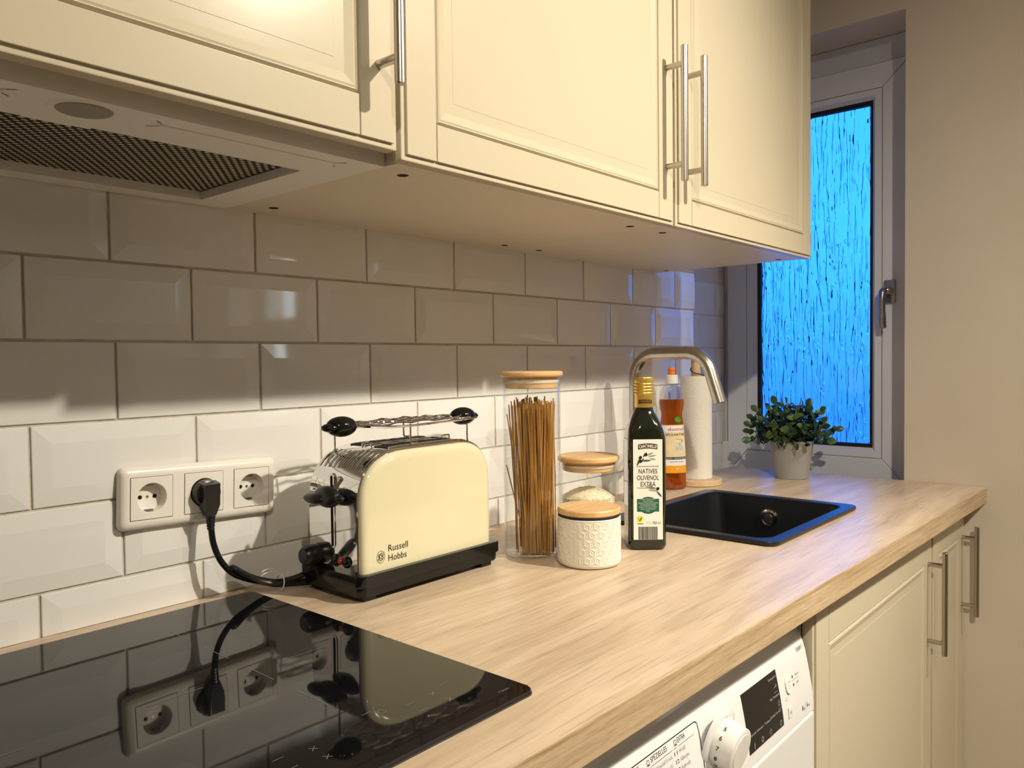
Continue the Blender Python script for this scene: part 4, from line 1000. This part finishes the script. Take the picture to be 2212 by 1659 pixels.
def ban(bm,o,wd,ht,cz,arcr,n=12,X=Xb):
    for i in range(n):
        a,c=-wd+2*wd*i/n,-wd+2*wd*(i+1)/n; f=lambda q:math.sqrt(max(0,arcr**2-q*q))-arcr
        plane_poly(bm,o,X,EZ,[(a,cz-ht+f(a)),(c,cz-ht+f(c)),(c,cz+ht+f(c)),(a,cz+ht+f(a))])
b=nb(); ban(b,O,.0162,.0043,.1770,.07); obj('banner',b,M_brown,lb,smooth=False)
text('print','CANTINELLE',.0050,O+EZ*.1745,Xb,EZ,M_label,lb,width=.0290,arc=.07,eps=.0003,bold=.02)
b=nb(); c0=(0,0)
for p_,q_,wd in(((-.004,.1600),(.010,.1662),.0034),((.000,.1585),(.015,.1615),.0030),((.002,.1555),(.014,.1540),.0028)): leaf_flat(b,O,Xb,EZ,p_,q_,wd)
for p_,q_,wd in(((.013,.1045),(-.002,.1120),.003),((.014,.1030),(-.005,.1085),.003),((.015,.1005),(.000,.1030),.0028)): leaf_flat(b,O,Xb,EZ,p_,q_,wd)
obj('leaf_drawing',b,M_sage,lb,smooth=False)
b=nb()
for p_,q_,wd in(((-.0185,.1430),(-.0125,.1575),.0034),((-.013,.1500),(-.006,.1565),.0024),((-.012,.1520),(.006,.1525),.0030),((-.008,.1580),(-.002,.1665),.0030),((.014,.1010),(.0235,.0905),.0030)): leaf_flat(b,O+N*.0002,Xb,EZ,p_,q_,wd)
obj('leaf_drawing',b,M_darkleaf,lb,smooth=False)
b=nb()
for cx,cz in((-.0125,.1575),(-.0035,.1625),(-.012,.1512),(.0165,.1045)): disc_flat(b,O+N*.0004,Xb,EZ,(cx,cz),.0026,.0030,16,0,R(-40))
obj('olive_drawing',b,M_ink,lb,smooth=False)
b=nb()
b.free()
for z in(.1425,.1060):
    b=nb(); flat_line(b,O,Xb,EZ,(-.0185,z),(.0185,z),.0016); obj('rule',b,M_sage,lb,smooth=False)

for s,z,wd in(('NATIVES',.1305,.0315),('OLIVENOL',.1195,.0370),('EXTRA',.1087,.0250)): text('print',s,.0082,O+EZ*z,Xb,EZ,M_ink,lb,width=wd)
b=nb(); pts=[(-.0185,.0660),(-.0110,.0660),(-.007,.0635),(0,.0622),(.007,.0635),(.0110,.0660),(.0185,.0660),(.0185,.0875),(.0110,.0875),(.007,.0900),(0,.0912),(-.007,.0900),(-.0110,.0875),(-.0185,.0875)]
plane_poly(b,O,Xb,EZ,pts); obj('badge',b,M_ink,lb,smooth=False)
b=nb(); cx_=0; plane_poly(b,O+N*.0002,Xb,EZ,[(a*.95,.0767+(c-.0767)*.94) for a,c in pts]); obj('badge_field',b,M_green,lb,smooth=False)
for i,s in enumerate(('Natives Olivenöl extra','– Erste Güteklasse –','direkt aus Oliven ausschließlich','mit mechanischen Verfahren','gewonnen. Mischung von Oliven-','ölen aus der Europäischen','Union.')):
    text('print',s,.0020,O+EZ*(.0865-.0033*i),Xb,EZ,M_label,lb,width=.0010*min(32,len(s))*1.02,eps=.0006)
b=nb(); disc_flat(b,O,Xb,EZ,(-.0135,.0535),.0058); obj('vegan_mark',b,M_yellow,lb,smooth=False)
b=nb(); leaf_flat(b,O+N*.0002,Xb,EZ,(-.0142,.0500),(-.0105,.0575),.0022); flat_line(b,O+N*.0002,Xb,EZ,(-.0142,.0495),(-.0172,.0565),.0008); flat_line(b,O+N*.0002,Xb,EZ,(-.0142,.0495),(-.0112,.0565),.0006); obj('vegan_leaf',b,M_green,lb,smooth=False)
text('print','VEGAN',.0018,O-Xb*.0135+EZ*.0448,Xb,EZ,M_ink,lb,width=.0108,bold=.03)
text('print','750 ml',.0046,O+Xb*.0140+EZ*.0448,Xb,EZ,M_ink,lb,width=.0135)
text('print','Eine Mischung',.0014,O+Xb*.0005+EZ*.0475,Xb,EZ,M_inkgrey,lb,width=.0085); text('print','vor Licht',.0014,O+Xb*.0005+EZ*.0450,Xb,EZ,M_inkgrey,lb,width=.0085)
b=nb(); rb=random.Random(5); x=-.0165
while x<.0160:
    wd=rb.choice((.0004,.0004,.0008,.0012)); quad(b,O,Xb,EZ,x,min(x+wd,.0165),.0188,.0405); x+=wd+rb.choice((.0004,.0005,.0003))
obj('barcode',b,M_ink,lb,smooth=False)
b=nb(); n12=12
Oc=BC+EZ*0
def capban(bm,ht,cz,ang,rad,n=14):
    for i in range(n):
        pts=[]
        for q,dz in((i,-ht),(i+1,-ht),(i+1,ht),(i,ht)):
            a=-ang+2*ang*q/n; pts.append(bm.verts.new(BC+(N*math.cos(a)+Xb*math.sin(a))*rad+EZ*(cz+dz+.0012*math.cos(a*2))))
        bm.faces.new(pts)
capban(b,.0032,.2500,.78,.0164); obj('cap_banner',b,M_brown,cap,smooth=False)
tb=text('print','CANTINELLE',.0032,BC+N*.0166+EZ*.2498,Xb,EZ,M_gold,cap,width=.0185)
for v in tb.data.vertices:                      # wrap the cap lettering around the cap
    p_=v.co+org(cap)-BC; a=p_.dot(Xb)/.0166; v.co=(BC+(N*math.cos(a)+Xb*math.sin(a))*.0167+EZ*p_.z)-org(cap)
# ------------------------------------------------------------------ dish soap
SC=Vector((1.300,-.062,ZC))
sp=thing('dish_soap_bottle','clear bottle of orange dish soap with white cap behind the oil bottle',"bottle",tuple(SC))
tocam2=Vector((-.4178-SC.x,-1.0321-SC.y,0)).normalized(); N2=Matrix.Rotation(R(16),3,'Z')@tocam2; X2=EZ.cross(N2).normalized()
def oval(bm,lay,cap0=True,cap1=True,seg=32):
    prev=None
    for hw,hd,z in lay:
        ring=[bm.verts.new(SC+X2*(hw*math.cos(2*PI*k/seg))+N2*(hd*math.sin(2*PI*k/seg))+EZ*z) for k in range(seg)]
        if prev:
            for k in range(seg): bm.faces.new((prev[k],prev[(k+1)%seg],ring[(k+1)%seg],ring[k]))
        elif cap0: bm.faces.new(ring[::-1])
        prev=ring
    if cap1: bm.faces.new(prev)
    return bm
SL=[(.030,.018,.0005),(.0350,.0215,.004),(.0362,.0225,.012),(.0352,.0222,.05),(.0335,.0215,.10),(.0312,.0205,.14),(.0292,.0195,.165),(.0270,.0185,.180),(.0268,.0185,.188),(.0300,.0195,.200),(.0318,.0200,.214),(.0305,.0195,.228),(.0265,.0180,.243),(.0200,.0150,.254),(.0140,.0130,.2595),(.0125,.0120,.262)]
obj('bottle_shell',oval(nb(),SL,True,False),thin_glass('soap_clear_plastic',(.97,.95,.92),.05,.6),sp,ang=60)
LQ=[(hw-.0010,hd-.0010,z+(.001 if z<.001 else 0)) for hw,hd,z in SL if z<.222]+[(.0301,.0187,.2225)]
obj('detergent',oval(nb(),LQ),M_liquid,sp,ang=60)
b=nb(); lathe(b,[(.0125,.2605),(.0155,.261),(.0160,.263),(.0155,.2805),(.0145,.2825),(0,.2830)],(SC.x,SC.y,ZC),28); obj('cap',b,M_soapcap,sp)
b=nb(); lathe(b,[(.0075,.2832),(.0085,.285),(.0078,.292),(.0098,.2945),(.0095,.297),(.0060,.3000),(.0035,.3020),(0,.3022)],(SC.x,SC.y,ZC),24); obj('nozzle',b,M_orange,sp)
def soap_hw(z):
    for (a,c,za),(a2,c2,zb) in zip(SL,SL[1:]):
        if za<=z<=zb: t=(z-za)/(zb-za); return a+(a2-a)*t,c+(c2-c)*t
    return SL[-1][:2]
def soap_patch(bm,s0,s1,z0,z1,lift,nx=12,nz=8):
    g=[]
    for j in range(nz+1):
        z=z0+(z1-z0)*j/nz; hw,hd=soap_hw(z); row=[]
        for i in range(nx+1):
            a=PI/2-(s0+(s1-s0)*i/nx); row.append(bm.verts.new(SC+X2*((hw+lift)*math.cos(a))+N2*((hd+lift)*math.sin(a))+EZ*z))
        g.append(row)
    for j in range(nz):
        for i in range(nx): bm.faces.new((g[j][i],g[j][i+1],g[j+1][i+1],g[j+1][i]))
    return bm
lab_=obj('label',soap_patch(nb(),-1.15,1.15,.042,.160,.0004),M_soaplabel,sp,ang=80)
for nm,s0,s1,z0,z1,m_,lf in(('label_band',-1.15,1.15,.0421,.062,M_soaporange,.0006),('label_band',-1.15,1.15,.0605,.0755,M_soapwhite,.0007),('label_band',-1.15,1.15,.0755,.0815,M_navy,.0008),('label_band',-1.15,1.15,.143,.157,M_soapwhite,.0006),('pot_drawing',.15,.75,.098,.117,mat('pot_print',(.35,.34,.32),.4,col2=(.75,.74,.70),scale=60),.0007),('pot_drawing',.50,.78,.110,.124,M_ink,.0003)):
    obj(nm,soap_patch(nb(),s0,s1,z0,z1,lf,10,3),m_,lab_)
b=nb(); cen_=None; ringv=[]
for k in range(20):
    a_=2*PI*k/20; sm=.36+.30*math.cos(a_); zz=.1725+.0085*math.sin(a_)*(1.0 if math.sin(a_)>0 else .7); hw,hd=soap_hw(zz); q=PI/2-sm; ringv.append(b.verts.new(SC+X2*((hw+.0008)*math.cos(q))+N2*((hd+.0008)*math.sin(q))+EZ*zz))
b.faces.new(ringv); obj('leaf_badge',b,M_soapgreen,sp,smooth=False)
def soap_text(s,h,sm,z,m_,wd):
    t_=text('print',s,h,SC+EZ*z,X2,EZ,m_,lab_,width=wd,eps=0)
    for v in t_.data.vertices:
        p_=v.co+org(lab_)-SC; hw,hd=soap_hw(min(max(p_.z,.01),.25)); a=PI/2-(sm+p_.dot(X2)/((hw+hd)/2)); v.co=SC+X2*((hw+.0012)*math.cos(a))+N2*((hd+.0012)*math.sin(a))+EZ*p_.z-org(lab_)
soap_text('domol',.0078,.22,.1465,M_soapred,.036); soap_text('SPÜLMITTEL',.0052,.15,.1340,M_ink,.044); soap_text('Orange',.0036,.35,.1245,M_soaporange,.012); soap_text('GEGEN FETT – GLÄNZENDE ERGEBNISSE',.0030,.2,.0770,M_soapwhite,.050); soap_text('hautfreundlich und ergiebig',.0026,.2,.0690,M_ink,.030); soap_text('500 ml',.0034,.3,.0510,M_soapwhite,.012)
# ------------------------------------------------------------------ kitchen roll
KC=(1.412,-.0695)
kh=thing('paper_towel_holder','wooden kitchen roll holder with round base and black cord loop',"holder",(KC[0],KC[1],ZC))
b=nb(); lathe(b,[(0,.0003),(.0630,.0003),(.0650,.002),(.0640,.0135),(.0620,.0150),(0,.0150)],(KC[0],KC[1],ZC),48); obj('base',b,M_beech,kh)
b=nb(); lathe(b,[(.0122,.0148),(.0122,.312),(.0115,.320),(.0085,.3265),(.004,.330),(0,.3305)],(KC[0],KC[1],ZC),24); obj('pole',b,M_beech,kh)
b=nb(); rg=cam_axes(.8557,0,0)[0]; kk=Vector((KC[0],KC[1],0))
def kp(a,z,d=0): return kk+rg*a-Vector((f_.x,f_.y,0)).normalized()*d+EZ*z
zk=ZC+.292
tube(b,spline([kp(-.012,zk+.006,.0),kp(-.016,zk+.001,.010),kp(-.010,zk-.006,.018),kp(.006,zk-.010,.020),kp(.022,zk-.016,.020),kp(.034,zk-.027,.018)],6),.0016,8)
tube(b,spline([kp(.012,zk+.006,.004),kp(.022,zk+.007,.012),kp(.027,zk-.004,.016),kp(.030,zk-.018,.018),kp(.035,zk-.027,.018)],6),.0016,8)
ellipsoid(b,kp(.035,zk-.028,.018),.0045,.0045,.0038,10,8); tube(b,[kp(.036,zk-.029,.018),kp(.046,zk-.034,.018)],.0020,8)
obj('cord_loop',b,M_black,kh)
b=nb(); lathe(b,[(.0200,.0006),(.0388,.0006),(.0394,.0020),(.0394,.2600),(.0388,.2620),(.0200,.2620),(.0180,.2600),(.0180,.003)],(KC[0],KC[1],ZC+.0150),56,close=True)
obj('paper_towel_roll',b,M_paper,None,label='white embossed paper towel roll on the wooden holder',cat='paper towel',at=(KC[0],KC[1],ZC+.0150))
# ------------------------------------------------------------------ potted plant
PC_=(1.650,-.2245)
pp=thing('potted_plant','small leafy green plant in a grey pot in front of the window',"plant",(PC_[0],PC_[1],ZC))
b=nb(); lathe(b,[(0,.0004),(.0410,.0004),(.0425,.002),(.0565,.0990),(.0575,.1010),(.0565,.1020),(.0545,.1010),(.0530,.0880),(0,.0880)],(PC_[0],PC_[1],ZC),48); obj('pot',b,M_pot,pp)
b=nb(); lathe(b,[(.0525,.0882),(.035,.0930),(.015,.094),(0,.0935)],(PC_[0],PC_[1],ZC),28); obj('soil',b,M_soil,pp)
lm_=nb()
for k in(0,):
    n_l=5; up=[];dn=[];mid=[]
    for i in range(n_l+1):
        t=i/n_l; hw=.0062*math.sin(PI*min(1,t*.97+.03))**.75; 
        up.append(lm_.verts.new((t*.0170,hw,.0012*math.sin(PI*t)+.0012*(hw/.006)))); dn.append(lm_.verts.new((t*.0170,-hw,.0012*math.sin(PI*t)+.0012*(hw/.006)))); mid.append(lm_.verts.new((t*.0170,0,.0008*math.sin(PI*t))))
    for i in range(n_l):
        lm_.faces.new((mid[i],mid[i+1],up[i+1],up[i])); lm_.faces.new((dn[i],dn[i+1],mid[i+1],mid[i]))
leafme=bpy.data.meshes.new('leaf'); lm_.to_mesh(leafme); lm_.free(); leafme.materials.append(M_leaf); leafme.polygons.foreach_set('use_smooth',[True]*len(leafme.polygons))
pr_=random.Random(21); nleaf=0
b=nb(); base_l=[(v.co.copy()) for v in leafme.vertices]; fl_=[tuple(p.vertices) for p in leafme.polygons]
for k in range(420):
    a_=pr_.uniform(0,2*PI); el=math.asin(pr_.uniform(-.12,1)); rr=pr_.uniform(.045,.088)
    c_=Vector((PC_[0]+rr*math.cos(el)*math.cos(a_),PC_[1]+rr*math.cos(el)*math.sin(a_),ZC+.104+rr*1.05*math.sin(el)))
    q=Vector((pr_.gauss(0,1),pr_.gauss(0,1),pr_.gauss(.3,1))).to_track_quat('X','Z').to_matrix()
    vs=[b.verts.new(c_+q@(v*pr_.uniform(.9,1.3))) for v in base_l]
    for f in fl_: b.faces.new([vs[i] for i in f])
obj('inner_foliage',b,mat('inner_leaf_shaded',(.010,.030,.014),.45,col2=(.025,.065,.022),scale=40),pp,smooth=False,kind='stuff')  # shade inside the foliage put into a darker leaf colour
for s in range(46):
    az=s*2.39996+pr_.uniform(-.2,.2); el=R(pr_.uniform(2,88)) if s>6 else R(pr_.uniform(60,88)); el=math.asin(min(1,.03+.97*((s+.5)/46)))
    base=Vector((PC_[0]+.028*math.cos(az)*math.sqrt(1-(s/46)),PC_[1]+.028*math.sin(az)*math.sqrt(1-(s/46)),ZC+.092))
    ln=pr_.uniform(.086,.118)*(1.0-.10*abs(math.sin(el)))
    tip=Vector((PC_[0]+ln*math.cos(el)*math.cos(az),PC_[1]+ln*math.cos(el)*math.sin(az),ZC+.098+ln*1.20*math.sin(el)))
    mid_=(base+tip)/2+Vector((0,0,.012*math.cos(el)))
    path=spline([base,mid_,tip],6)
    b=nb(); tube(b,path,.0010,5); obj('stem',b,M_stem,pp)
    for q,(t,pair) in enumerate(((.48,1),(.68,1),(.84,1),(1,0))):
        i=min(len(path)-1,int(t*(len(path)-1))); P_=path[i]; d=(path[min(i+1,len(path)-1)]-path[max(i-1,0)]).normalized()
        side=d.cross(EZ if abs(d.z)<.95 else EX).normalized(); side=Matrix.Rotation(q*PI/2+pr_.uniform(-.4,.4),3,d)@side
        for sg in((1,-1) if pair else (1,)):
            if nleaf>=300: break
            ld=(d*pr_.uniform(.35,.8)+side*sg).normalized() if pair else d
            up_=d if pair else (d.cross(side)).normalized()
            yv=up_.cross(ld).normalized(); zv=ld.cross(yv).normalized(); sc_=pr_.uniform(1.0,1.65)
            o=bpy.data.objects.new('leaf',leafme); COL.objects.link(o); o.parent=pp
            mtx=Matrix(((ld.x,yv.x,zv.x),(ld.y,yv.y,zv.y),(ld.z,yv.z,zv.z))).to_4x4()
            o.matrix_basis=Matrix.Translation(P_-org(pp))@mtx@Matrix.Scale(sc_,4); nleaf+=1
# ------------------------------------------------------------------ lamps
def ceiling_spot(lab,c,aim,watts,size,blend,radius=.03,lens=3):
    """adjustable ceiling spot: canopy, stalk, tilted head with a bright lens; its light sits in the mouth of the head"""
    t=thing('ceiling_spot',lab,"lamp",c,group='adjustable ceiling spots')
    d=(Vector(aim)-Vector(c)).normalized(); P0=Vector(c)
    b=nb(); lathe(b,[(0,CE-.0005),(.05,CE-.0005),(.05,CE-.012),(.045,CE-.018),(0,CE-.018)],(c[0]-d.x*.05,c[1]-d.y*.05,0),28); obj('canopy',b,M_shade,t)
    b=nb(); tube(b,[(c[0]-d.x*.05,c[1]-d.y*.05,CE-.016),tuple(P0-d*.05)],.006,10); obj('stalk',b,M_shade,t)
    b=nb(); u=d.cross(EZ).normalized(); v=u.cross(d).normalized(); rings=[]
    for r,h in((0,-.085),(.028,-.083),(.036,-.070),(.040,-.004),(.038,-.004),(.034,-.030),(0,-.032)):
        rings.append([b.verts.new(P0+d*h+(u*math.cos(2*PI*k/28)+v*math.sin(2*PI*k/28))*max(r,.0004)) for k in range(28)])
    for p_,q_ in zip(rings,rings[1:]):
        for k in range(28): b.faces.new((p_[k],p_[(k+1)%28],q_[(k+1)%28],q_[k]))
    obj('head',b,M_shade,t)
    b=nb(); b.faces.new([b.verts.new(P0-d*.012+(u*math.cos(2*PI*k/28)+v*math.sin(2*PI*k/28))*.034) for k in range(28)]); obj('lens',b,emis('spot_lens',LAMP_COL,lens),t,smooth=False)
    L=bpy.data.lights.new('spot_beam','SPOT'); L.energy=watts; L.color=LAMP_COL; L.spot_size=R(size); L.spot_blend=blend; L.shadow_soft_size=radius
    o=bpy.data.objects.new('spot_beam',L); COL.objects.link(o); o.parent=t; o.location=d*.004
    o.rotation_euler=d.to_track_quat('-Z','Y').to_euler()
    return t
ceiling_spot('adjustable ceiling spot in the middle, aimed at the backsplash',(.92,-1.80,1.20),(.08,-.25,-.36),SPOT_A,90,1)
ceiling_spot('adjustable ceiling spot further from the window, aimed along the worktop',(-.86,-1.80,1.22),(1.20,-.72,-.48),SPOT_B,66,1)
ceiling_spot('added ceiling spot nearest the window, brightening the base cabinets',(1.50,-1.88,1.20),(1.0,-.75,-.95),ADDED_SPOT_C,68,1,lens=260)  # extra spot added to brighten base doors, lens raised for a door highlight
